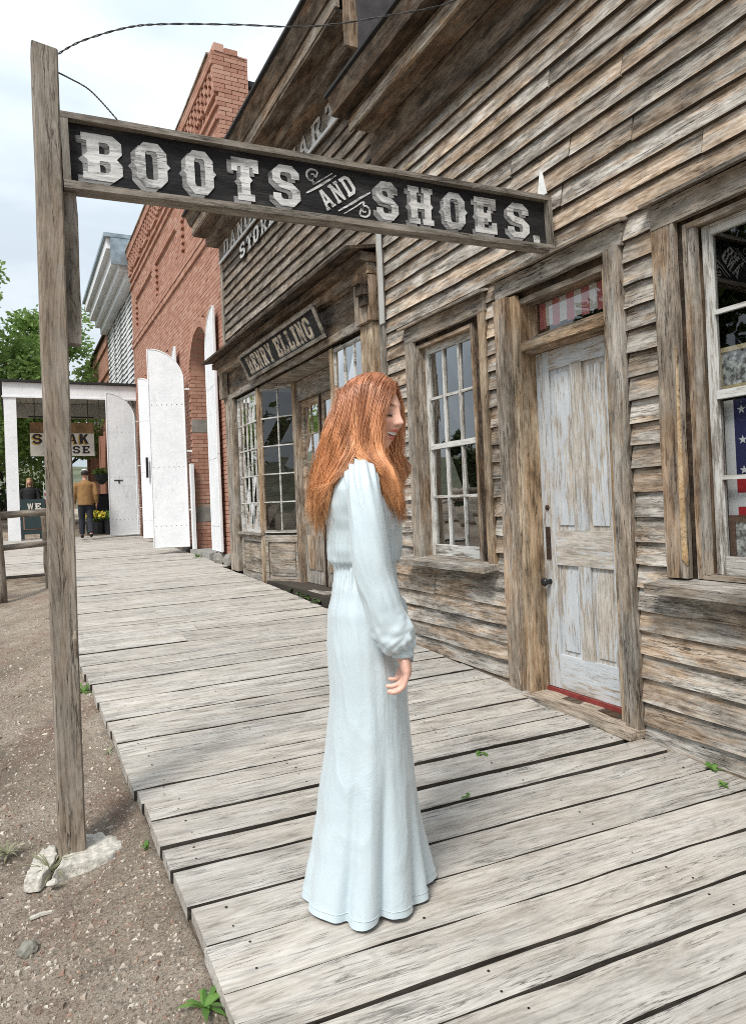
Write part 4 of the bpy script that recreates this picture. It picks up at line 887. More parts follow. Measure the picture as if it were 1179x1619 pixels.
# ================================================================== trees, hill
def leaf_cloud(cents, n, size, rnd):
    V = []; F = []
    for i in range(n):
        c, r = rnd.choice(cents); u = Vector((rnd.gauss(0, 1), rnd.gauss(0, 1), rnd.gauss(0, 1))).normalized(); p = Vector(c) + Vector((u.x * r[0], u.y * r[1], u.z * r[2])) * (rnd.random() ** .45)
        s = size * rnd.uniform(.6, 1.4); a = Vector((rnd.gauss(0, 1), rnd.gauss(0, 1), rnd.gauss(0, .7))).normalized(); b = a.cross(Vector((rnd.gauss(0, 1), rnd.gauss(0, 1), rnd.gauss(0, 1)))).normalized()
        k = len(V); V += [p - a * s, p + b * s * .5 + a * s * .1, p + a * s, p - b * s * .5 + a * s * .1]; F.append((k, k+1, k+2, k+3))
    return V, F
def tree(name, base, h, rad, label, mat, n, size, seed, group=None, clumps=16, crown_lo=.28):
    rnd = random.Random(seed); t = thing(name, base, label, 'tree', group); bx, by, bz_ = base; V = []; F = []; cents = []
    tube_data(spline([(bx, by, bz_ - .2), (bx + rnd.gauss(0, .15), by, bz_ + h * .3), (bx + rnd.gauss(0, .3), by + rnd.gauss(0, .3), bz_ + h * .8)], 8), [h * .03 * (1 - i / 9) + .03 for i in range(8)], 8, True, V, F)
    for i in range(clumps):
        zf = rnd.uniform(crown_lo, 1.0); a = rnd.random() * 2 * PI; rr = rad * math.sqrt(max(.05, 1 - ((zf - .55) / .52) ** 2)) * rnd.uniform(.35, .95)
        c = (bx + rr * math.cos(a), by + rr * math.sin(a), bz_ + h * zf * .95); q = rad * rnd.uniform(.28, .48); cents.append((c, (q, q, q * .8)))
        tube_data(spline([(bx, by, bz_ + h * max(.15, zf * .6)), ((bx + c[0]) / 2, (by + c[1]) / 2, bz_ + h * zf * .75), c], 5), [.07, .055, .04, .03, .012], 5, True, V, F)
    mesh('trunk', V, F, 'bark', t, smooth=True); V, F = leaf_cloud(cents, n, size, rnd); mesh('crown', V, F, mat, t); return t
tree('leafy_tree', (-2.4, 30, .9), 10.6, 3.7, 'bright green leafy tree left of the sign post behind the porch', 'leaf_bright', 15000, .12, 21, clumps=24)
tree('leafy_tree', (1.7, 33, .9), 9.4, 3.0, 'green tree rising between the sign post and the white cornice', 'leaf_bright', 10000, .12, 22, clumps=18)
tree('dark_tree', (-.6, 40, .9), 7.2, 3.2, 'dark green tree in shade seen under the porch roof', 'leaf_dark', 9000, .16, 23, crown_lo=.1)
tree('dark_tree', (-5.5, 36, .9), 8.0, 3.4, 'dark green tree at the far left edge', 'leaf_dark', 8000, .16, 24, crown_lo=.1)
# the other side of the street, seen in the window glass
for i, (x, y, h, lb) in enumerate(((-17, 16.3, 13, 'tallest dark tree across the street, mirrored in the nearest window'), (-17.5, 20.5, 12.0, 'tall dark tree across the street beyond the tallest one'), (-21, 26, 6.5, 'low round tree across the street mirrored in the left window'), (-20, 36, 5.5, 'smallest far tree across the street'))): tree('street_tree', (x, y, -.1), h, h * .25, lb, 'leaf_dark', 6000, .24, 30 + i, 'trees across the street', 26, .12)
oh = thing('opposite_house', (-22, 31, 0), 'pale low house across the street seen only as a reflection', 'house'); boxes('wall', oh, [(-25, -22, 29.8, 34, -.2, 3.0)], 'porch_ceiling')
mesh('roof', [(-21.6, 29.5, 3), (-21.6, 34.3, 3), (-25.4, 34.3, 3), (-25.4, 29.5, 3), (-23.5, 29.5, 4.4), (-23.5, 34.3, 4.4)], [(0, 1, 5, 4), (2, 3, 4, 5), (3, 0, 4), (1, 2, 5), (0, 3, 2, 1)], 'roof_black', oh)
V = []; F = []; n = 60
for j in range(12):
    for i in range(n):
        a = math.radians(-20 + 250 * i / (n - 1) + 60); r = 90 + j * 22; hh = (6 + 3 * noise.noise(Vector((i * .18, j * .3, 2)))) * (j / 11) ** .8 * 3.0
        V.append((r * math.cos(a), r * math.sin(a), .2 + hh))
for j in range(11):
    for i in range(n - 1): F.append((j * n + i, (j + 1) * n + i, (j + 1) * n + i + 1, j * n + i + 1))
hm = NT('hill_green'); kk = hm.coords(rnd=False); hm.col(hm.ramp(hm.noise(kk, .12, 6, .65), [(.35, (.04, .055, .025)), (.6, (.12, .125, .07))])); hm.set(Roughness=.95)
tag(mesh('hills', V, F, 'hill_green', smooth=True), kind='structure')

# ================================================================== rail fence at the platform
fe = thing('rail_fence', (-.1, 10.2, .33), 'grey log rail fence at the platform edge behind the sign post', 'fence')
def log(name, parent, a, b, r0, r1, mat='post_wood', seed=1):
    rnd = random.Random(seed); P = [Vector(a).lerp(Vector(b), i / 9) for i in range(10)]
    ax = (Vector(b) - Vector(a)).normalized(); mw = frame3(ax, Vector((0, 0, 1)) if abs(ax.z) < .8 else Vector((0, 1, 0))); mw.translation = P[0]; inv = mw.inverted()
    P = [inv @ (p + Vector((rnd.gauss(0, .004), rnd.gauss(0, .004), rnd.gauss(0, .004)))) for p in P]; V, F = tube_data(P, [(r0 + (r1 - r0) * i / 9) * rnd.uniform(.93, 1.07) for i in range(10)], 10); return mesh(name, V, F, mat, parent, mw, smooth=True)
log('post', fe, (-.22, 10.15, .22), (-.26, 10.15, 1.95), .075, .06, seed=3); log('post', fe, (.37, 10.75, .30), (.33, 10.55, 1.48), .05, .045, seed=4); log('post', fe, (-2.2, 10.1, .2), (-2.2, 10.1, 1.5), .07, .06, seed=9)
log('rail', fe, (-2.4, 10.05, 1.38), (.42, 10.35, 1.42), .055, .045, seed=5); log('rail', fe, (-2.4, 10.05, .90), (.42, 10.35, 1.01), .042, .038, seed=6)

# ================================================================== sign post and shop sign
YP = 3.1
sp = thing('sign_post', (.155, YP, 0), 'tall square weathered post in a concrete footing holding the shop sign', 'post')
V = []; F = []; rnd = random.Random(8)
for i in range(15):
    f_ = i / 14; zz = -.05 + 3.35 * f_; x0 = .104 + .006 * f_ + rnd.gauss(0, .001); x1 = .2035 + .003 * f_ + rnd.gauss(0, .001); y0, y1 = 3.045, 3.165
    c_ = .006; tz = (.012 if i == 14 else 0)
    for (x, y, dz) in ((x0 + c_, y0, 0), (x1 - c_, y0, -tz), (x1, y0 + c_, -tz), (x1, y1, -tz), (x0, y1, 0), (x0, y0 + c_, 0)): V.append((zz + dz, x - .155, y - 3.1))
for i in range(14):
    for j in range(6): a = i * 6 + j; b = i * 6 + (j + 1) % 6; F.append((a, b, b + 6, a + 6))
F.append(tuple(range(5, -1, -1))); F.append(tuple(14 * 6 + j for j in range(6)))
mw = Matrix((Vector((0, 0, 1)), Vector((1, 0, 0)), Vector((0, 1, 0)))).transposed().to_4x4(); mw.translation = Vector((.155, 3.1, 0))
mesh('shaft', V, F, 'post_wood', sp, mw)
beam('side_cleat', sp, (.206, .262), (3.10, 3.165), (2.10, 2.74), 'frame_wood', 6, .004)
V = []; F = []
tube_data([(.19, 3.04, .83), (.19, 3.03, .90), (.192, 3.035, .93)], [.004, .010, .004], 6, True, V, F); mesh('knot_stub', V, F, 'post_wood', sp)
# sign: rises slightly towards the wall
ss = thing('shop_sign', (1.5, 3.085, 2.73), 'long black framed sign reading BOOTS AND SHOES hung across the boardwalk', 'sign')
SL = Vector((.213, 3.085, 2.728)); SR = Vector((2.80, 3.085, 2.797)); sx = (SR - SL); SLN = sx.length; sx.normalize(); su = Vector((-sx.z, 0, sx.x)); sn = sx.cross(su)
smw = Matrix((sx, su, sn)).transposed().to_4x4(); smw.translation = SL; SH = .312
def sbox(name, a, b, c, e, f_, g, mat, parent=ss, ns=1):
    l = b - a; w = e - c
    if l >= w: V, F = board_data(l, w, g - f_, max(1, int(l / .25)), .0012, 0, R); mw = smw @ Matrix.Translation(((a + b) / 2, (c + e) / 2, (f_ + g) / 2))
    else: V, F = board_data(w, l, g - f_, 2, .0012, 0, R); mw = smw @ Matrix.Translation(((a + b) / 2, (c + e) / 2, (f_ + g) / 2)) @ Matrix.Rotation(PI / 2, 4, 'Z')
    return mesh(name, V, F, mat, parent, mw)
sbox('panel_board', .02, SLN - .02, .02, SH - .02, -.02, 0, 'black_paint')
sbox('frame_rail', 0, SLN, 0, .030, -.045, .035, 'frame_wood'); sbox('frame_rail', 0, SLN, SH - .026, SH, -.045, .035, 'frame_wood')
sbox('frame_stile', 0, .030, .0302, SH - .0262, -.045, .034, 'frame_wood'); sbox('frame_stile', SLN - .028, SLN, .0302, SH - .0262, -.045, .034, 'frame_wood')
def sx_of(X): return (X - .213)
for ch, xa, xb in (('B', .273, .454), ('O', .489, .655), ('O', .702, .858), ('T', .899, 1.059), ('S', 1.104, 1.262), ('S', 1.652, 1.80), ('H', 1.84, 2.012), ('O', 2.058, 2.23), ('E', 2.257, 2.425), ('S', 2.48, 2.655)):
    w = xb - xa; z0 = .048
    letter(ch, ss, smw @ Matrix.Translation((sx_of(xa) - .002, z0 - .006, .0018)), w - .022, .195, 'letter_shade', .0006, 'letter_shadow')
    letter(ch, ss, smw @ Matrix.Translation((sx_of(xa) + .018, z0 + .010, .0038)), w - .022, .195, 'letter_paint', .0008)
letter('.', ss, smw @ Matrix.Translation((sx_of(2.678), .04, .003)), .045, .17, 'letter_paint')
rot = Matrix.Rotation(math.radians(34), 4, 'Z'); ox = sx_of(1.29)
for i, ch in enumerate('AND'): letter(ch, ss, smw @ Matrix.Translation((ox + .105, .062, .003)) @ rot @ Matrix.Translation((i * .074, 0, 0)), .060, .098, 'letter_paint')
def ribbon(name, P, w, mat='letter_paint'):
    P = spline(P, 40); V = []; F = []
    for i, p in enumerate(P):
        d = (P[min(i + 1, 39)] - P[max(i - 1, 0)]).normalized(); nn = Vector((-d.y, d.x, 0)); ww = w * (.35 + .65 * math.sin(PI * (i + 2) / 43)); V += [p + nn * ww, p - nn * ww]
    for i in range(39): F.append((2*i+1, 2*i+3, 2*i+2, 2*i))
    mesh(name, V, F, mat, ss, smw @ Matrix.Translation((0, 0, .0025)))
def scroll(cx, cy, s, flip):
    P = []
    for i in range(10): a = PI * 2.6 * (1 - i / 9); r = (.006 + .026 * i / 9) * s; P.append((cx + flip * r * math.cos(a + .6), cy + flip * r * math.sin(a + .6), 0))
    return P
ribbon('scroll', scroll(ox + .035, .222, 1.15, 1) + [(ox + .035, .182, 0), (ox + .085, .212, 0), (ox + .145, .252, 0)], .005); ribbon('scroll', [(ox + .0, .136, 0), (ox + .05, .166, 0), (ox + .11, .206, 0), (ox + .165, .245, 0)], .006)
ribbon('scroll', scroll(ox + .312, .092, 1.15, -1) + [(ox + .312, .135, 0), (ox + .26, .102, 0), (ox + .195, .060, 0)], .005); ribbon('scroll', [(ox + .350, .186, 0), (ox + .295, .153, 0), (ox + .24, .116, 0), (ox + .165, .070, 0)], .006)
# strap hinge on the wall side
V = [(2.795, 3.085, 3.14), (2.795, 3.165, 3.14), (2.795, 3.145, 3.24), (2.795, 3.136, 3.285), (2.795, 3.119, 3.285), (2.795, 3.109, 3.24)]
V2 = V + [(x - .006, y, z) for x, y, z in V]; mesh('strap_hinge', V2, [(5, 4, 3, 2, 1, 0), (6, 7, 8, 9, 10, 11)] + [(i, (i + 1) % 6, (i + 1) % 6 + 6, i + 6) for i in range(6)], 'white_metal', ss)
V, F = tube_data([(2.79, 3.09, 3.10), (2.62, 3.085, 3.095), (2.56, 3.08, 3.085)], .004, 6); mesh('hinge_pin', V, F, 'iron', ss)
def twisted(name, P, r, label):
    P = spline(P, 120); V = []; F = []
    for ph in (0, PI):
        Q = []
        for i, p in enumerate(P):
            d = (P[min(i + 1, 119)] - P[max(i - 1, 0)]).normalized(); u = d.cross(Vector((0, 1, 0))).normalized(); w = d.cross(u); a = ph + i * .9; Q.append(p + (u * math.cos(a) + w * math.sin(a)) * r)
        tube_data(Q, r * .9, 5, True, V, F)
    return tag(mesh(name, V, F, 'wire_steel', smooth=True), label, 'wire')
twisted('guy_wire', [(.20, 3.1, 3.29), (.304, 3.1, 3.379), (.485, 3.1, 3.485), (.647, 3.1, 3.546), (.965, 3.1, 3.632), (1.347, 3.1, 3.728), (1.738, 3.1, 3.885), (2.218, 3.1, 4.114), (2.50, 3.1, 4.40), (2.53, 3.1, 4.70)], .0026, 'twisted wire running from the post top up to the eaves')
twisted('guy_wire', [(.20, 3.1, 3.225), (.25, 3.1, 3.21), (.322, 3.1, 3.182), (.383, 3.1, 3.129), (.462, 3.1, 3.045)], .0022, 'short twisted wire from the post down to the sign')

# footing stones, rocks, sticks
ft = thing('concrete_footing', (.16, 3.08, 0), 'broken pale concrete footing round the sign post', 'footing')
def slab(name, P, z0, z1, mat, parent, seed):
    off = Vector((seed * 7.1, 0, 0)); Q = spline([(x, y, 0) for x, y in P + [P[0]]], 57)[:-1]; n = len(Q); c = sum(Q, Vector()) / n; V = []; F = []
    rings = [(1.06, 0), (1.03, .35), (1.0, .7), (.97, .92), (.93, 1.0), (.8, 1.0), (.65, 1.0), (.5, 1.0), (.33, 1.0), (.16, 1.0)]
    for (s, h) in rings:
        for q in Q:
            p = c + (q - c) * s; e = noise.noise(Vector((p.x * 38, p.y * 38, h * 3)) + off); g = noise.noise(Vector((p.x * 110, p.y * 110, h * 5)) + off); d = (q - c).normalized()
            p = p + d * (.010 * e + .004 * g) * (1 if s > .9 else 0); V.append((p.x, p.y, z0 + (z1 - z0) * h + (.007 * e + .004 * g) * (1 if h > .8 else .3)))
    V.append((c.x, c.y, z1))
    for r in range(len(rings) - 1):
        for j in range(n): a = r * n + j; b = r * n + (j + 1) % n; F.append((a, b, b + n, a + n))
    for j in range(n): F.append(((len(rings) - 1) * n + j, (len(rings) - 1) * n + (j + 1) % n, len(rings) * n))
    return mesh(name, V, F, mat, parent, smooth=True)
zf = dirt_z(.2, 3.05)
slab('slab', [(.075, 2.93), (.13, 2.955), (.20, 2.945), (.27, 2.95), (.325, 2.985), (.345, 3.05), (.31, 3.13), (.255, 3.19), (.17, 3.2), (.13, 3.13), (.115, 3.02)], zf - .03, zf + .030, 'concrete', ft, 2)
slab('slab', [(-.02, 2.96), (.03, 2.94), (.055, 2.98), (.09, 3.06), (.10, 3.14), (.08, 3.21), (.03, 3.16), (-.0, 3.06)], zf - .03, zf + .016, 'concrete', ft, 3)
V, F = stone_data((.075, 2.905, zf), (.022, .015, .014), rb, 2); mesh('fragment', V, F, 'concrete', ft)
V, F = stone_data((-.012, 2.565, dirt_z(-.01, 2.56) + .008), (.032, .03, .026), rb, 3); tag(mesh('rock', V, F, 'rock', smooth=False), 'grey fist sized rock lying on the dirt', 'rock')
V, F = tube_data([(-.005, 2.76, dirt_z(0, 2.75) + .008), (.03, 2.765, dirt_z(0, 2.75) + .011), (.065, 2.765, dirt_z(0, 2.75) + .009)], [.008, .009, .007], 7); tag(mesh('stick', V, F, 'concrete'), 'short pale stick lying on the dirt below the footing', 'stick')

# weeds
def weed(name, base, label, n, ln, wd, mat, seed, spread=.6, droop=.5, group='weeds along the boardwalk'):
    rnd = random.Random(seed); V = []; F = []
    for i in range(n):
        a = rnd.random() * 2 * PI; l = ln * rnd.uniform(.6, 1.2); w = wd * rnd.uniform(.7, 1.2); el = rnd.uniform(.35, 1.3) * (1 - spread * .3); d = Vector((math.cos(a), math.sin(a), 0)); sd = Vector((-d.y, d.x, 0)); k = len(V)
        for j in range(6):
            f_ = j / 5; p = Vector(base) + d * (l * f_ * math.cos(el)) + Vector((0, 0, l * f_ * math.sin(el) - droop * l * f_ * f_ * .8)); ww = w * math.sin(PI * (.12 + .86 * f_)) * (1 + .35 * (j % 2)); V += [p + sd * ww, p - sd * ww + Vector((0, 0, .15 * ww))]
        for j in range(5): F.append((k + 2*j, k + 2*j + 1, k + 2*j + 3, k + 2*j + 2))
    return tag(mesh(name, V, F, mat), label, 'weed', group)
weed('weed', (.415, 1.95, .03), 'bright broad leaved weed under the boardwalk edge at lower left', 13, .10, .0075, 'weed_leaf', 1)
weed('weed', (.41, 1.80, .02), 'low broad leaved weed nearest the camera by the boardwalk edge', 11, .085, .007, 'weed_leaf', 2, 1.0, .8)
weed('weed', (.42, 2.92, .05), 'small green weed by the boardwalk edge right of the footing', 8, .07, .006, 'weed_leaf', 3)
weed('weed', (.37, 5.2, .16), 'tuft of grass weeds where the boardwalk edge meets the post', 22, .16, .006, 'weed_leaf', 4, .4)
weed('weed', (.40, 4.0, .10), 'thin dry weed sprouting along the plank ends', 12, .07, .004, 'dry_grass', 5)
weed('grass_tuft', (.075, 3.02, .01), 'grey green grass blades growing through the split footing', 26, .15, .003, 'dry_grass', 6, .3)
weed('grass_tuft', (-.08, 3.25, .02), 'pale dry grass left of the footing', 40, .10, .0035, 'dry_grass', 7, .7)
weed('weed', (2.80, 2.17, .10), 'small green weed in the gap below the clapboards at right', 9, .06, .012, 'weed_leaf', 8)
weed('weed', (2.70, 2.05, .095), 'tiny sprig in the plank gap at the right frame edge', 5, .05, .008, 'weed_leaf', 9)
weed('weed', (2.0, 2.86, .135), 'fallen yellow green leaf lying on the planks', 3, .05, .01, 'weed_leaf', 10, 1.4, .9)
weed('weed', (1.67, 2.50, .118), 'sprout in the wide dark plank gap behind the dress', 4, .035, .007, 'weed_leaf', 12)
weed('weed', (.80, 1.50, .072), 'tiny sprout between planks at the bottom edge', 4, .028, .006, 'weed_leaf', 13)
for i, (x, y, lb) in enumerate(((2.90, 7.95, 'farthest'), (2.93, 7.7, 'second farthest'), (2.90, 7.45, 'middle'), (2.95, 7.2, 'second nearest'), (2.88, 7.05, 'nearest'))): weed('weed', (x, y, bz(y)), lb + ' of five low creeping green plants at the recessed store doorstep', 10, .11, .022, 'leaf_dark', 40 + i, .9, .7, 'creeping plants at the store doorstep')
weed('grass_tuft', (2.86, 12.6, bz(12.6) + .0), 'green grass tuft at the foot of the first brick arch', 40, .14, .008, 'weed_leaf', 50, .4)

# planter, hanging basket, dark box on the porch
pl = thing('flower_tub', (2.05, 21.2, .77), 'black tub of yellow flowers on the far porch', 'planter')
V, F = tube_data([(1.95, 21.2, .77), (1.95, 21.2, 1.12)], [.2, .25], 14); mesh('pot', V, F, 'planter', pl)
V, F = tube_data([(2.35, 21.3, .77), (2.35, 21.3, 1.15)], [.2, .25], 14); mesh('pot', V, F, 'planter', pl)
V, F = leaf_cloud([((1.95, 21.2, 1.28), (.27, .25, .16)), ((2.35, 21.3, 1.3), (.27, .25, .14))], 500, .05, rb); mesh('foliage', V, F, 'leaf_bright', pl); V, F = leaf_cloud([((1.95, 21.15, 1.33), (.28, .26, .14))], 150, .05, rb); mesh('blossoms', V, F, 'flower_yellow', pl)
hb = thing('hanging_basket', (2.2, 21.6, 2.2), 'hanging flower basket beside the white shutter', 'basket'); V, F = tube_data([(2.22, 21.6, 2.2), (2.22, 21.6, 2.32), (2.22, 21.6, 2.5)], [.06, .17, .2], 12); mesh('bowl', V, F, 'planter', hb); V, F = leaf_cloud([((2.22, 21.6, 2.56), (.26, .26, .13))], 250, .05, rb); mesh('foliage', V, F, 'leaf_bright', hb); boxes('wire', hb, [(2.215, 2.225, 21.595, 21.605, 2.6, 4.77)], 'iron')
bk = thing('utility_box', (2.2, 22.2, .78), 'black cabinet standing behind the flower tub', 'cabinet'); beam('case', bk, (1.95, 2.6), (22.1, 22.7), (.78, 1.9), 'black_cloth', 2); beam('lid', bk, (1.93, 2.62), (22.08, 22.72), (1.901, 1.94), 'iron', 2)
fl = thing('small_flag', (.75, 23.5, .8), 'small red striped flag by the far boardwalk', 'flag'); boxes('pole', fl, [(.74, .76, 23.49, 23.51, .8, 2.4)], 'white_metal'); 
for i in range(4): boxes('stripe', fl, [(.765, 1.05, 23.49, 23.50, 1.75 + .1 * i, 1.849 + .1 * i)], 'red_cloth' if i % 2 == 0 else 'flag_white')

# ================================================================== PEOPLE
def remesh(name, V, F, voxel, mat, parent, smooth_it=6, tint=None, fac=.5):
    me = bpy.data.meshes.new('tmp'); me.from_pydata([tuple(v) for v in V], [], F); me.update(); ob = bpy.data.objects.new('tmp', me); col.objects.link(ob)
    rm = ob.modifiers.new('r', 'REMESH'); rm.mode = 'VOXEL'; rm.voxel_size = voxel; rm.use_smooth_shade = True
    sm = ob.modifiers.new('s', 'SMOOTH'); sm.iterations = smooth_it; sm.factor = fac
    dg = bpy.context.evaluated_depsgraph_get(); me2 = bpy.data.meshes.new_from_object(ob.evaluated_get(dg)); bpy.data.objects.remove(ob); bpy.data.meshes.remove(me)
    me2.materials.clear(); me2.materials.append(M[mat]); me2.name = name; me2.polygons.foreach_set('use_smooth', [True] * len(me2.polygons))
    if tint:
        ca = me2.color_attributes.new('tint', 'FLOAT_COLOR', 'POINT')
        for i, v in enumerate(me2.vertices): ca.data[i].color = (*tint(v.co), 1)
    return link(bpy.data.objects.new(name, me2), parent, WM[parent.name])
def ring_loft(rings, seg=48, fold=None, cap=False):
    """rings: (z, xc, yc, rx, ry)"""
    V = []; F = []
    for i, (z, xc, yc, rx, ry) in enumerate(rings):
        for j in range(seg):
            a = 2 * PI * j / seg; p = Vector((xc + rx * math.cos(a), yc + ry * math.sin(a), z))
            if fold: p = fold(p, a, z, i, Vector((math.cos(a) * rx, math.sin(a) * ry, 0)).normalized())
            V.append(p)
    for i in range(len(rings) - 1):
        for j in range(seg): a = i * seg + j; b = i * seg + (j + 1) % seg; F.append((a, b, b + seg, a + seg))
    if cap: F.append(tuple(range(seg - 1, -1, -1))); F.append(tuple((len(rings) - 1) * seg + j for j in range(seg)))
    return V, F
def head_data(cx, cz, pitch, yaw, sc=1.0, yoff=0.0, nu=112, nv=84):
    GB = []
    def gb(c, s, v, mirror=True):
        GB.append((Vector(c), Vector(s), Vector(v)))
        if mirror and abs(c[1]) > 1e-6: GB.append((Vector((c[0], -c[1], c[2])), Vector(s), Vector((v[0], -v[1], v[2]))))
    gb((.088, 0, -.013), (.04, .0105, .015), (.019, 0, -.003)); gb((.09, 0, -.019), (.04, .009, .008), (.006, 0, .001)); gb((.09, 0, .012), (.04, .008, .020), (.008, 0, 0)); gb((.085, .012, -.022), (.03, .006, .007), (.004, .003, 0))
    gb((.082, .031, .012), (.03, .013, .011), (-.011, 0, 0)); gb((.080, .031, .010), (.03, .009, .007), (.004, 0, 0)); gb((.088, .028, .034), (.03, .020, .008), (.004, 0, 0))
    gb((.07, .040, -.022), (.03, .016, .017), (.008, .004, .003)); gb((.085, 0, -.042), (.03, .018, .005), (.007, 0, 0)); gb((.082, 0, -.066), (.03, .015, .006), (.007, 0, 0))
    gb((.085, 0, -.0535), (.03, .024, .0055), (-.015, 0, 0)); gb((.075, 0, -.098), (.03, .018, .013), (.011, 0, -.002)); gb((.06, .03, -.05), (.03, .012, .02), (-.003, 0, 0))
    gb((.0, .074, .0), (.018, .02, .03), (0, .006, 0))
    rm = Matrix.Rotation(yaw, 3, 'Z') @ Matrix.Rotation(pitch, 3, 'Y'); V = []; F = []; raw = []
    for i in range(nv + 1):
        th = PI * i / nv
        for j in range(nu):
            ph = 2 * PI * j / nu; d = Vector((math.sin(th) * math.cos(ph), math.sin(th) * math.sin(ph), math.cos(th)))
            p = Vector((d.x * .096, d.y * .074, d.z * .116))
            if p.z < 0:
                t = -p.z / .116; p.y *= 1 - .30 * t ** 1.6; p.x = p.x * (1 - .18 * t ** 2) + .012 * t if p.x > 0 else p.x * (1 - .35 * t)
            if p.x < 0: p.x *= 1.06
            dp = Vector()
            for (c, s, v) in GB:
                e = ((p.x - c.x) / s.x) ** 2 + ((p.y - c.y) / s.y) ** 2 + ((p.z - c.z) / s.z) ** 2
                if e < 9: dp += v * math.exp(-e)
            raw.append(p.copy()); V.append(rm @ ((p + dp) * sc) + Vector((cx, yoff, cz)))
    for i in range(nv):
        for j in range(nu): a = i * nu + j; b = i * nu + (j + 1) % nu; F.append((a, a + nu, b + nu, b))
    return V, F, rm
def add(V, F, V2, F2):
    k = len(V); V.extend(V2); F.extend([tuple(k + i for i in f) for f in F2])

# ------------------------------------------------------------------ the woman in the pale blue dress
wo = thing('person', (.990, 2.11, .020), 'woman with long copper hair in a pale blue satin maxi dress, smiling in profile', 'person', rz=math.atan2(-.4556, .8901), sc=1.055)
# local frame: +x the way she faces, -y towards the camera, z up
def near(x, z, y):            # shift a silhouette measure to a lateral offset
    k = 1 + y / 2.207; return (.07 + (x - .07) * k, 1.31 + (z - 1.31) * k)
HP, HYW = math.radians(8), math.radians(-34); HC = (.084, 1.577)
V = []; F = []; hv, hf, hrm = head_data(HC[0], HC[1], HP, HYW, 1.0); add(V, F, hv, hf)
hinv = hrm.transposed()
v2, f2 = tube_data([(.045, 0, 1.36), (.05, 0, 1.42), (.058, 0, 1.47), (.066, 0, 1.52)], [.075, .055, .05, .05], 16, True, ref=(1, 0, 0)); add(V, F, v2, f2)
# torso, hips, legs
tor = [(.86, .035, 0, .085, .125), (.95, .035, 0, .09, .128), (1.06, .04, 0, .075, .105), (1.12, .04, 0, .072, .10), (1.22, .045, 0, .10, .14), (1.32, .035, 0, .09, .155), (1.37, .03, 0, .07, .14), (1.40, .035, 0, .05, .09)]
v2, f2 = ring_loft(tor, 20, cap=True); add(V, F, v2, f2)
for s in (-1, 1):
    v2, f2 = tube_data([(.035, s * .06, .90), (.035, s * .065, .70), (.03, s * .07, .48), (.0, s * .07, .30), (-.01, s * .07, .14)], [.07, .062, .05, .045, .034], 12); add(V, F, v2, f2)
    v2, f2 = tube_data([(-.05, s * .07, .105), (.0, s * .07, .11), (.06, s * .07, .10), (.11, s * .07, .09)], [.03, .034, .03, .016], 10); add(V, F, v2, f2)
ARM = [(.045, 1.375, .13, .045), (.045, 1.30, .175, .043), (.055, 1.18, .195, .040), (.068, 1.07, .20, .036), (.092, .98, .20, .033), (.125, .90, .195, .027), (.139, .848, .19, .0235)]
ARM = [(x, 1.39 - (1.39 - z) * .965, y, r) for (x, z, y, r) in ARM]
def arm_pts(s): return [(x, s * y, z) for (x, z, y, r) in ARM]
def hand(s):
    v, f = [], []; Wp = Vector((.139, s * .19, .867))
    # palm: back of the hand turned forward, knuckles low and forward
    a, b = tube_data([Wp, Wp + Vector((.006, 0, -.022)), Wp + Vector((.012, -s * .0, -.05)), Wp + Vector((.013, 0, -.068))], [(.021, .0165), (.019, .031), (.0165, .037), (.012, .035)], 14, True, ref=(1, 0, 0)); add(v, f, a, b)
    for k in range(4):
        off = (-1.5 + k) * .0175; ln = (.074, .084, .080, .064)[k]; r = (.0088, .0090, .0085, .0076)[k]; y0 = -s * off * 1.0
        K = Wp + Vector((.014 - .002 * abs(k - 1), y0, -.064 + .003 * abs(k - 1)))
        c1 = .35 + .12 * k; pts = [K]; ang = -PI / 2 - .10; 
        for seg_, fr in enumerate((.45, .31, .24)):
            ang -= (.28 + .10 * k, .62, .45)[seg_]; pts.append(pts[-1] + Vector((math.cos(ang) * ln * fr, -s * .002 * (k - 1.5), math.sin(ang) * ln * fr)))
        a, b = tube_data(spline(pts, 9), [r * q for q in (1.05, 1.0, .97, 1.02, .95, .93, .92, .85, .55)], 9); add(v, f, a, b)
    T0 = Wp + Vector((.004, s * -.030, -.022)); a, b = tube_data(spline([T0, T0 + Vector((.002, -s * .010, -.022)), T0 + Vector((-.010, -s * .012, -.045)), T0 + Vector((-.022, -s * .008, -.062))], 8), [.012, .0115, .011, .0105, .010, .0095, .0085, .0055], 9); add(v, f, a, b)
    return v, f
for s in (-1, 1):
    v2, f2 = tube_data(arm_pts(s), [r for *_, r in ARM], 14); add(V, F, v2, f2); v2, f2 = hand(s); add(V, F, v2, f2)
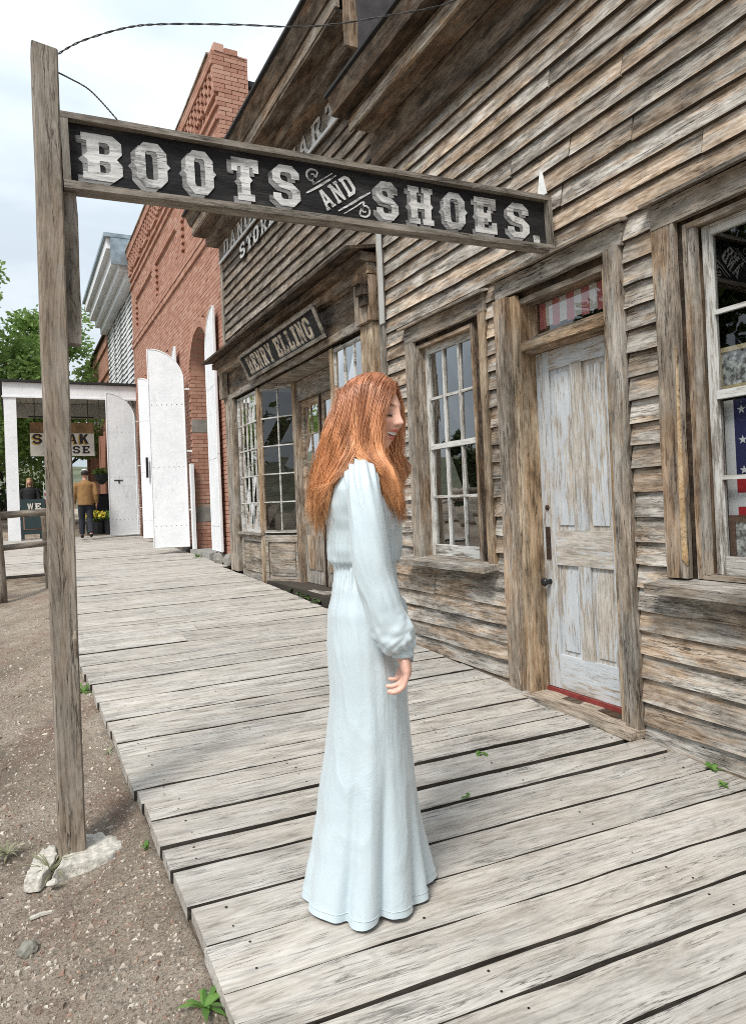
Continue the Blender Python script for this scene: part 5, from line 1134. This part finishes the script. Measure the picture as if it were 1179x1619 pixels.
def tint(co):
    base = Vector((.75, .45, .345))
    if co.z > 1.44:
        q = hinv @ (Vector(co) - Vector((HC[0], 0, HC[1])))
        def g(c, s): return math.exp(-sum(((q[i] - c[i]) / s[i]) ** 2 for i in range(3)))
        lip = max(g((.10, 0, -.0425), (.05, .024, .0045)), g((.10, 0, -.066), (.05, .021, .0055)))
        if q.x > .05: base = base.lerp(Vector((.55, .09, .085)), min(1, lip * 1.25))
        mouth = g((.09, 0, -.0540), (.05, .022, .0036)); 
        if q.x > .04: base = base.lerp(Vector((.16, .03, .03)), min(1, mouth * 1.0))
        for s in (-1, 1):
            base = base.lerp(Vector((.70, .30, .23)), .5 * g((.075, s * .042, -.022), (.05, .017, .016)))
            base = base.lerp(Vector((.13, .055, .03)), .95 * min(1, 1.5 * g((.09, s * .030, .0345 - .1 * abs(abs(q.y) - .028)), (.05, .017, .0042))))
            base = base.lerp(Vector((.36, .19, .15)), .75 * g((.09, s * .031, .012), (.05, .014, .0065)))
            base = base.lerp(Vector((.05, .025, .02)), .95 * g((.09, s * .032, .0045 + .12 * (abs(q.y) - .032) ** 2 / .01), (.05, .0135, .0024)))
        for s in (-1, 1):
            if q.x > .06: base = base.lerp(Vector((.22, .08, .06)), .8 * g((.10, s * .008, -.0285), (.05, .0042, .0026)))
            base = base.lerp(Vector((.45, .20, .15)), .5 * g((.09, s * .030, .0185), (.05, .015, .0016)))
            base = base.lerp(Vector((.50, .23, .17)), .45 * g((.08, s * .034, -.043 + .3 * (abs(q.y) - .034)), (.05, .004, .012)))
    elif co.z < .88: base = Vector((.68, .42, .335))
    return base
body = remesh('body', V, F, .003, 'skin', wo, 3, tint, .4)
# teeth
V = []; F = []
for i in range(13):
    y = -.025 + .050 * i / 12; x = .0865 - 13 * y * y
    for zz in (-.0572, -.0485): V.append(hrm @ Vector((x, y, zz + (10.0 if zz < -.05 else 5.0) * y * y)) + Vector((HC[0], 0, HC[1])))
for i in range(12): F.append((2*i, 2*i+2, 2*i+3, 2*i+1))
mesh('teeth', V, F, 'teeth', wo, local=True, smooth=True)
# eyelashes
for s in (-1, 1):
    V = []; F = []
    for i in range(9):
        y = s * (.021 + .024 * i / 8); x = .0865 - 12 * (abs(y) - .018) ** 2; z = .0045 - .5 * 0 + 8 * (abs(y) - .033) ** 2
        V += [hrm @ Vector((x, y, z)) + Vector((HC[0], 0, HC[1])), hrm @ Vector((x + .0055, y * 1.05, z - .0045)) + Vector((HC[0], 0, HC[1]))]
    for i in range(8): F.append((2*i, 2*i+1, 2*i+3, 2*i+2))
    mesh('eyelash', V, F, 'lash', wo, local=True)
# dress: skirt
SK = [(0, -.200, .186, .180), (.07, -.192, .183, .180), (.12, -.180, .179, .178), (.25, -.153, .172, .174), (.36, -.134, .168, .170), (.56, -.102, .162, .165), (.72, -.086, .158, .164), (.86, -.088, .156, .165), (.962, -.081, .152, .158), (1.03, -.064, .144, .140), (1.075, -.054, .135, .127), (1.11, -.049, .131, .121)]
FOLDS = [  # angle (deg), width (deg), depth at hem, start height
    (-108, 5, -.026, .62), (-91, 10, .022, .70), (-72, 5, -.030, .66), (-140, 16, .012, .5), (-50, 12, .012, .5), (-30, 7, -.020, .45), (-16, 12, .018, .42), (178, 14, .012, .5), (150, 12, .02, .5), (110, 14, .02, .6), (80, 12, -.02, .6), (50, 13, .02, .5), (20, 15, .062, .48), (-2, 6, -.02, .4), (-165, 8, -.012, .4)]
def skirt_fold(p, a, z, i, nrm):
    d = 0.0; ad = math.degrees(a)
    for (c, w, dep, z0) in FOLDS:
        q = (ad - c + 180) % 360 - 180; drift = -6 * (z / .8)
        t = max(0.0, 1 - (z - .08) / z0); d += dep * (t ** 1.35) * math.exp(-((q + drift) / (w * (1 + .5 * z))) ** 2)
    d += .003 * noise.noise(Vector((p.x * 14, p.y * 14, z * 5))) + .0022 * noise.noise(Vector((a * 7, z * 2.2, 1)))
    rgd = 1 - abs(2.6 * noise.noise(Vector((a * 1.6 + z * 3.2, z * 3.0 - a * .9, 7)))); d += .0024 * max(0, rgd) ** 3 * min(1, z / .3)
    hb = math.exp(-((z - 1.09) / .045) ** 2); d += hb * .004 * math.sin(a * 34 + 2 * math.sin(a * 5))
    p = p + nrm * d
    if z < .11: p.z = z + .005 * math.sin(a * 5 + 1) * (1 - (z - .072) / .04)
    # small train to the right/back behind
    return p
rings = []
N = 90
for i in range(N + 1):
    z = .080 + (1.11 - .080) * i / N; xb, xf, ry = lerp_tab(SK, z); rings.append((z, (xb + xf) / 2, 0, (xf - xb) / 2, ry))
V, F = ring_loft(rings, 220, skirt_fold); V0 = len(V)
mesh('skirt', V, F, 'dress_satin', wo, local=True, smooth=True)
HV = [V[2 * 220 + j] + (V[2 * 220 + j] - Vector((0, 0, V[2 * 220 + j].z))).normalized() * .0012 for j in range(220)]; v2, f2 = tube_data(HV + [HV[0]], .0011, 5, False); mesh('hem_stitch', v2, f2, 'dress_satin', wo, local=True, smooth=True)
# bodice
BD = [(1.085, -.048, .130, .120), (1.105, -.050, .132, .123), (1.128, -.069, .150, .138), (1.165, -.076, .158, .147), (1.22, -.075, .164, .152), (1.26, -.080, .163, .160), (1.30, -.079, .150, .168), (1.345, -.070, .128, .170), (1.38, -.058, .108, .152), (1.405, -.042, .095, .118), (1.425, -.022, .09, .085), (1.44, -.008, .092, .07)]
def bod_fold(p, a, z, i, nrm):
    g = math.exp(-((z - 1.12) / .05) ** 2); d = g * (.0055 * math.sin(a * 30 + 3 * math.sin(3 * a)) + .003 * math.sin(a * 47)) + .005 * noise.noise(Vector((p.x * 11, p.y * 11, z * 9))) + .004 * noise.noise(Vector((a * 4, z * 16, 5)))
    return p + nrm * d
rings = []
for i in range(61): z = 1.085 + (1.44 - 1.085) * i / 60; xb, xf, ry = lerp_tab(BD, z); rings.append((z, (xb + xf) / 2, 0, (xf - xb) / 2, ry))
V, F = ring_loft(rings, 160, bod_fold); mesh('bodice', V, F, 'dress_satin', wo, local=True, smooth=True)
# sleeves: (x, z, y, r)
SLV = [(.040, 1.400, .095, .026), (.042, 1.396, .120, .044), (.046, 1.378, .148, .051), (.049, 1.335, .172, .054), (.053, 1.27, .188, .056), (.056, 1.20, .197, .058), (.062, 1.13, .202, .0595), (.071, 1.07, .204, .0585), (.085, 1.02, .206, .058), (.094, .975, .204, .0575), (.104, .94, .202, .060), (.118, .905, .199, .062), (.130, .882, .197, .056), (.139, .866, .194, .040), (.141, .858, .193, .0335)]
SLV = [(x, 1.39 - (1.39 - z) * .965, y, r * (.93 if z > .98 else .98)) for (x, z, y, r) in SLV]
for s in (-1, 1):
    P = spline([(x, s * y, z) for x, z, y, r in SLV], 80); Rr = [v.x for v in spline([(r, 0, 0) for *_, r in SLV], 80)]; V = []; F = []; seg = 72
    for i, p in enumerate(P):
        d = (P[min(i + 1, 79)] - P[max(i - 1, 0)]).normalized(); u = Vector((1, 0, 0)); u = (u - d * u.dot(d)).normalized(); w = d.cross(u); f_ = i / 79
        for j in range(seg):
            a = 2 * PI * j / seg; r = Rr[i]; q = 0
            q += .0028 * math.exp(-(f_ / .09) ** 2) * math.sin(a * 13 + 1) + .0035 * math.exp(-((f_ - .1) / .12) ** 2) * math.sin(a * 11)
            q += .0085 * math.exp(-((f_ - .93) / .06) ** 2) * math.sin(a * 11 + 5 * f_ + 2 * math.sin(a)) + .007 * math.exp(-((f_ - .80) / .12) ** 2) * noise.noise(Vector((a * 1.5, f_ * 26, s)))
            q += .005 * noise.noise(Vector((math.cos(a) * 1.6, math.sin(a) * 1.6 + f_ * 4, f_ * 4 + s))) + .0032 * noise.noise(Vector((math.cos(a + 2.2 * f_) * 4, math.sin(a + 2.2 * f_) * 4, f_ * 7)))
            q -= .006 * math.exp(-((a - 4.2 - .4 * f_) / .12) ** 2) * (1 if .08 < f_ < .85 else 0)
            V.append(p + u * ((r + q) * math.cos(a)) + w * ((r * .92 + q) * math.sin(a)))
    for i in range(79):
        for j in range(seg): a = i * seg + j; b = i * seg + (j + 1) % seg; F.append((a, b, b + seg, a + seg))
    mesh('sleeve', V, F, 'dress_satin', wo, local=True, smooth=True)
    c0 = Vector((.1405, s * .193, .882)); c1 = Vector((.1425, s * .191, .855)); V, F = tube_data([c0, c0.lerp(c1, .15), c0.lerp(c1, .5), c0.lerp(c1, .9), c1, c1 + Vector((0, 0, .003))], [(.030, .028), (.0325, .030), (.0335, .031), (.033, .031), (.0325, .0305), (.028, .026)], 32, False, ref=(1, 0, 0)); mesh('cuff', V, F, 'dress_satin', wo, local=True, smooth=True)
# ring on a finger and the drop earring
hx = Vector((.139, -.19, .848))
mesh('earring', *tube_data([(.112, -.062, 1.475), (.112, -.063, 1.452), (.112, -.063, 1.435), (.112, -.063, 1.418)], [.0015, .002, .0055, .003], 8), 'pearl', wo, local=True, smooth=True)
# hair
rh = random.Random(99)
V = []; F = []
def part_pt(s): return spline([(.150, -.018, 1.660), (.128, -.010, 1.694), (.092, -.003, 1.712), (.05, 0, 1.703), (.016, 0, 1.676), (-.012, 0, 1.632)], 61)[int(s * 60)]
def lp(a, b, t): return a + (b - a) * t
def lock(P, n, spread, r=(.0009, .0020), wav=.007):
    """a lock of strands that share a wave and gather towards the tip"""
    P = [Vector(p) for p in P]; ph = rh.random() * 6.28; f1 = rh.uniform(1.0, 1.7); wa = rh.gauss(0, wav); wb = rh.gauss(0, wav * .8)
    for k in range(n):
        o = Vector((rh.gauss(0, 1), rh.gauss(0, .6), rh.gauss(0, .25))) * spread; dl = rh.gauss(0, .012); m_ = len(P) - 1; Q = []
        for i, p in enumerate(P):
            f_ = i / m_; sp = (.9 + .5 * math.sin(PI * f_)) * (1 if f_ < .75 else 1 - 1.6 * (f_ - .75)); q = p + o * sp
            if i == m_: q = q + Vector((0, 0, dl)) + (P[-1] - P[-2]).normalized() * abs(dl)
            Q.append(q)
        S = spline(Q, 18); pj = ph + rh.gauss(0, .25)
        for i in range(18): f_ = i / 17; S[i] += Vector((wa * math.sin(f_ * f1 * 6.28 + pj), wb * math.cos(f_ * f1 * 6.28 + pj), 0)) * (f_ ** 1.3)
        r0 = rh.uniform(*r); rad = [r0 * (1 if i < 12 else max(.12, 1 - (i - 12) / 5.5)) for i in range(18)]; tube_data(S, rad, 4, True, V, F, .6)
def side_pts(u, sgn):
    """guide points of a lock on the camera side (sgn -1); u = 0 at the face, 1 at the back"""
    p0 = part_pt(min(1, max(0, u * .97))) + Vector((0, sgn * .004, 0)); out = rh.random() * .010
    G_ = [p0, (lp(p0.x + .002, p0.x - .004, u), -.038, p0.z - .009), (lp(.130, -.030, u) * .7 + p0.x * .3, -.070 - out, p0.z - .046), (lp(.115, -.043, u), -.087 - out, lp(1.572, 1.552, u)), (lp(.101, -.058, u), -.093 - out, 1.508)]
    if u < .46:
        w = u / .46
        G_ += [(lp(.106, .036, w), -.103 - out, 1.450), (lp(.138, .088, w), -.136 - out * .5, 1.382 + .018 * w), (lp(.166, .125, w) + rh.gauss(0, .007), -.122, lp(1.280, 1.335, w) + rh.gauss(0, .02))]
    else:
        w = (u - .46) / .54; G_ += [(lp(.010, -.080, w), -.108 + .03 * w - out, 1.452), (lp(-.040, -.096, w), -.13 + .07 * w, 1.375), (lp(-.074, -.103, w) + rh.gauss(0, .009), -.112 + .08 * w, lp(1.325, 1.285, w) + rh.gauss(0, .028))]
    return G_
for k in range(230): u = (k + rh.random()) / 230; lock(side_pts(u, -1), 20, .0046 if u > .06 else .003, (.0010, .0021), .012 if u > .08 else .004)
for k in range(90): lock(side_pts(rh.uniform(.12, 1), -1), 6, .0025, (.0006, .0013), .018)
for k in range(70):
    u = ((k + rh.random()) / 70) ** 1.2; out = .008 * rh.random(); p0 = part_pt(min(1, u)) + Vector((0, .004, 0))
    Q = [p0, (lp(.160, -.02, u), .034, lp(1.690, 1.668, u)), (lp(.174, -.026, u), .066 + out, lp(1.650, 1.630, u)), (lp(.182, -.034, u), .084 + out, lp(1.595, 1.58, u)), (lp(.180, -.054, u), .090 + out, 1.52), (lp(.176, -.075, u), .088, 1.455)]
    if u < .55: Q += [(lp(.192, .13, u * 1.8) + rh.gauss(0, .006), .082, 1.405), (lp(.165, .14, u * 1.8) + rh.gauss(0, .01), .075, 1.345 + rh.gauss(0, .02))]
    else: Q += [(-.10 + rh.gauss(0, .01), .06, 1.37), (-.105 + rh.gauss(0, .01), .05 * rh.random(), 1.265 + rh.gauss(0, .03))]
    lock(Q, 16, .0042, wav=.008)
for k in range(60): y = rh.uniform(-.08, .08); p0 = part_pt(rh.uniform(.6, 1)); lock([p0, (-.022, y * .6, 1.615), (-.042, y, 1.56), (-.060, y, 1.50), (-.080, y * 1.1, 1.42), (-.098, y * 1.1, 1.36), (-.098 + rh.gauss(0, .008), y * 1.1, 1.29 + rh.gauss(0, .025))], 16, .004)
def strand(P, r0, n=16, wav=.006):
    Q = spline(P, n); ph = rh.random() * 6.28; wa = rh.gauss(0, wav)
    for i, q in enumerate(Q): f_ = i / (n - 1); q += Vector((wa * math.sin(f_ * 9 + ph), wa * .6 * math.cos(f_ * 8 + ph), 0)) * f_
    tube_data(Q, r0, 4, True, V, F, .6)
for k in range(160):           # stray hairs
    u = rh.random(); p0 = part_pt(u); P = [p0 + Vector((0, -.01, .002)), (lp(.15, -.03, u), -.07, 1.66), (lp(.13, -.045, u), -.10, 1.57), (lp(.12, -.07, u) + rh.gauss(0, .012), -.11, 1.47), (lp(.15, -.10, u) + rh.gauss(0, .015), -.12, 1.38), (lp(.16, -.10, u) + rh.gauss(0, .02), -.11, 1.30 + rh.gauss(0, .035))]; strand(P, .0005, 15, .012)
hair = mesh('hair', V, F, 'hair_copper', wo, local=True, smooth=True)
V = []; F = []          # scalp cap under the strands
bm = bmesh.new(); bmesh.ops.create_uvsphere(bm, u_segments=48, v_segments=32, radius=1)
for v in bm.verts:
    q = Vector((v.co.x * .098, v.co.y * .0765, v.co.z * .1168)); q = hrm @ q + Vector((HC[0] - .006, 0, HC[1] + .002)); v.co = q
dl = [v for v in bm.verts if (lambda q: (q.x > .035 and q.z < .072) or q.z < -.06 or (q.x > .0 and q.z < -.01))(hinv @ (v.co - Vector((HC[0], 0, HC[1]))))]
bmesh.ops.delete(bm, geom=dl, context='VERTS'); me = bpy.data.meshes.new('scalp_hair'); bm.to_mesh(me); bm.free(); me.materials.append(M['hair_root']); me.polygons.foreach_set('use_smooth', [True] * len(me.polygons)); link(bpy.data.objects.new('scalp_hair', me), wo, WM[wo.name])

# ------------------------------------------------------------------ two people far down the boardwalk
def far_person(loc, rz, label, top, legs, stride, hairm, cap=None, long_hair=False, h=1.76, arms=(.05, -.05)):
    t = thing('person', loc, label, 'person', rz=rz); k = h / 1.76; V = []; F = []
    hv, hf, _ = head_data(.02, 1.63, .05, 0, .98, 0, 40, 30); add(V, F, hv, hf); a, b = tube_data([(0, 0, 1.40), (.01, 0, 1.55)], [.065, .055], 12); add(V, F, a, b)
    a, b = ring_loft([(.88, 0, 0, .11, .16), (1.0, 0, 0, .115, .165), (1.2, 0, 0, .12, .17), (1.38, 0, 0, .105, .19), (1.45, 0, 0, .06, .10)], 18, cap=True); add(V, F, a, b); TV, TF = [], []; LV, LF = [], []
    a, b = ring_loft([(.84, -.01, 0, .155, .195), (.95, -.01, 0, .15, .195), (1.10, -.005, 0, .145, .195), (1.25, -.005, 0, .145, .205), (1.38, -.01, 0, .125, .215), (1.44, -.01, 0, .09, .15), (1.48, 0, 0, .062, .075)], 24, cap=True); add(TV, TF, a, b)
    for s in (-1, 1):
        st = stride * s; hip = (0, s * .09, .90); kn = (.06 + st * .35, s * .095, .49); an = (-.02 + st, s * .10, .08 + max(0, -st) * .15)
        a, b = tube_data([hip, kn, an], [.085, .055, .04], 12); add(V, F, a, b); a, b = tube_data([(hip[0], hip[1], .93), ((hip[0] + kn[0]) / 2, s * .092, .7), kn, ((kn[0] + an[0]) / 2, s * .098, .28), (an[0], an[1], an[2] + .02)], [.105, .095, .078, .072, .068], 14); add(LV, LF, a, b)
        a, b = tube_data([(an[0] - .05, an[1], an[2] - .035), (an[0] + .06, an[1], an[2] - .03), (an[0] + .16, an[1], an[2] - .045)], [.04, .045, .025], 10); add(V, F, a, b)
        sh = (0, s * .20, 1.39); el = (-.03 + arms[0] * s, s * .255, 1.12); wr = (.06 + arms[0] * s, s * .26, .90); ha = (.08 + arms[0] * s, s * .255, .80)
        a, b = tube_data([sh, el, wr, ha], [.05, .042, .03, .022], 10); add(V, F, a, b); a, b = tube_data([(0, s * .17, 1.41), (-.01, s * .22, 1.34), el, wr], [.062, .07, .06, .05], 14); add(TV, TF, a, b)
        for q in range(4): a, b = tube_data([(ha[0], ha[1] + s * 0, ha[2]), (ha[0] - .012 + .012 * q, ha[1], ha[2] - .04), (ha[0] - .02 + .012 * q, ha[1] - s * .01, ha[2] - .085)], [.013, .010, .007], 6); add(V, F, a, b)
    sc = lambda vs: [Vector(v) * k for v in vs]
    remesh('body', sc(V), F, .012, 'skin_far', t, 2); remesh('jacket', sc(TV), TF, .012, top, t, 3); remesh('trousers', sc(LV), LF, .012, legs, t, 3)
    for s in (-1, 1):
        st = stride * s; ax, ay, az = -.02 + st, s * .10, .08 + max(0, -st) * .15; V, F = tube_data(sc([(ax - .06, ay, az - .04), (ax + .05, ay, az - .035), (ax + .16, ay, az - .05), (ax + .18, ay, az - .055)]), [.045, .05, .034, .015], 10, True, flat=.9); mesh('shoe', V, F, 'black_cloth', t, local=True, smooth=True)
    V, F = [], []
    for i in range(260):
        a = rh.random() * 6.28; c = Vector((.012 + .09 * math.cos(a) * rh.uniform(.3, 1), .075 * math.sin(a) * rh.uniform(.3, 1), 1.74))
        if long_hair: P = [c, (.01 + .10 * math.cos(a) - .02, .088 * math.sin(a), 1.64), (-.02 + .09 * math.cos(a), .10 * math.sin(a), 1.50), (-.02 + .10 * math.cos(a), .12 * math.sin(a), 1.38)]
        else: P = [c, (.01 + .098 * math.cos(a), .080 * math.sin(a), 1.68), (-.005 + .09 * math.cos(a), .078 * math.sin(a), 1.61)]
        if math.cos(a) > (.75 if long_hair else .35): continue
        Q = spline(sc(P), 7); tube_data(Q, [.008, .009, .009, .008, .007, .006, .003], 4, True, V, F)
    v2, f2 = ring_loft([(1.66, -.012, 0, .09, .082), (1.70, -.004, 0, .098, .084), (1.735, .006, 0, .09, .074), (1.757, .012, 0, .05, .045), (1.763, .012, 0, .01, .01)], 18, cap=True); add(V, F, sc(v2), f2)
    mesh('hair', V, F, hairm, t, local=True)
    if cap:
        V, F = ring_loft([(1.675 * k, .015, 0, .105, .087), (1.72 * k, .012, 0, .10, .084), (1.76 * k, .01, 0, .075, .062), (1.775 * k, .01, 0, .02, .02)], 20, cap=True); mesh('cap', V, F, cap, t, local=True, smooth=True); V, F = boxes_data([(.08, .18, -.06, .06, 1.672 * k, 1.682 * k)]); mesh('cap_brim', V, F, cap, t, local=True)
    return t
far_person((1.56, 19.1, bz(19.1) + .05), math.radians(88), 'man in a tan jacket, dark jeans and pale cap walking away under the porch', 'jacket_tan', 'jeans', .16, 'hair_dark', 'cap_white', h=1.74)
far_person((.36, 23.0, .84), math.radians(-95), 'blonde woman in black clothes standing behind the sandwich board', 'black_cloth', 'black_cloth', .03, 'hair_blonde', None, True, 1.66)
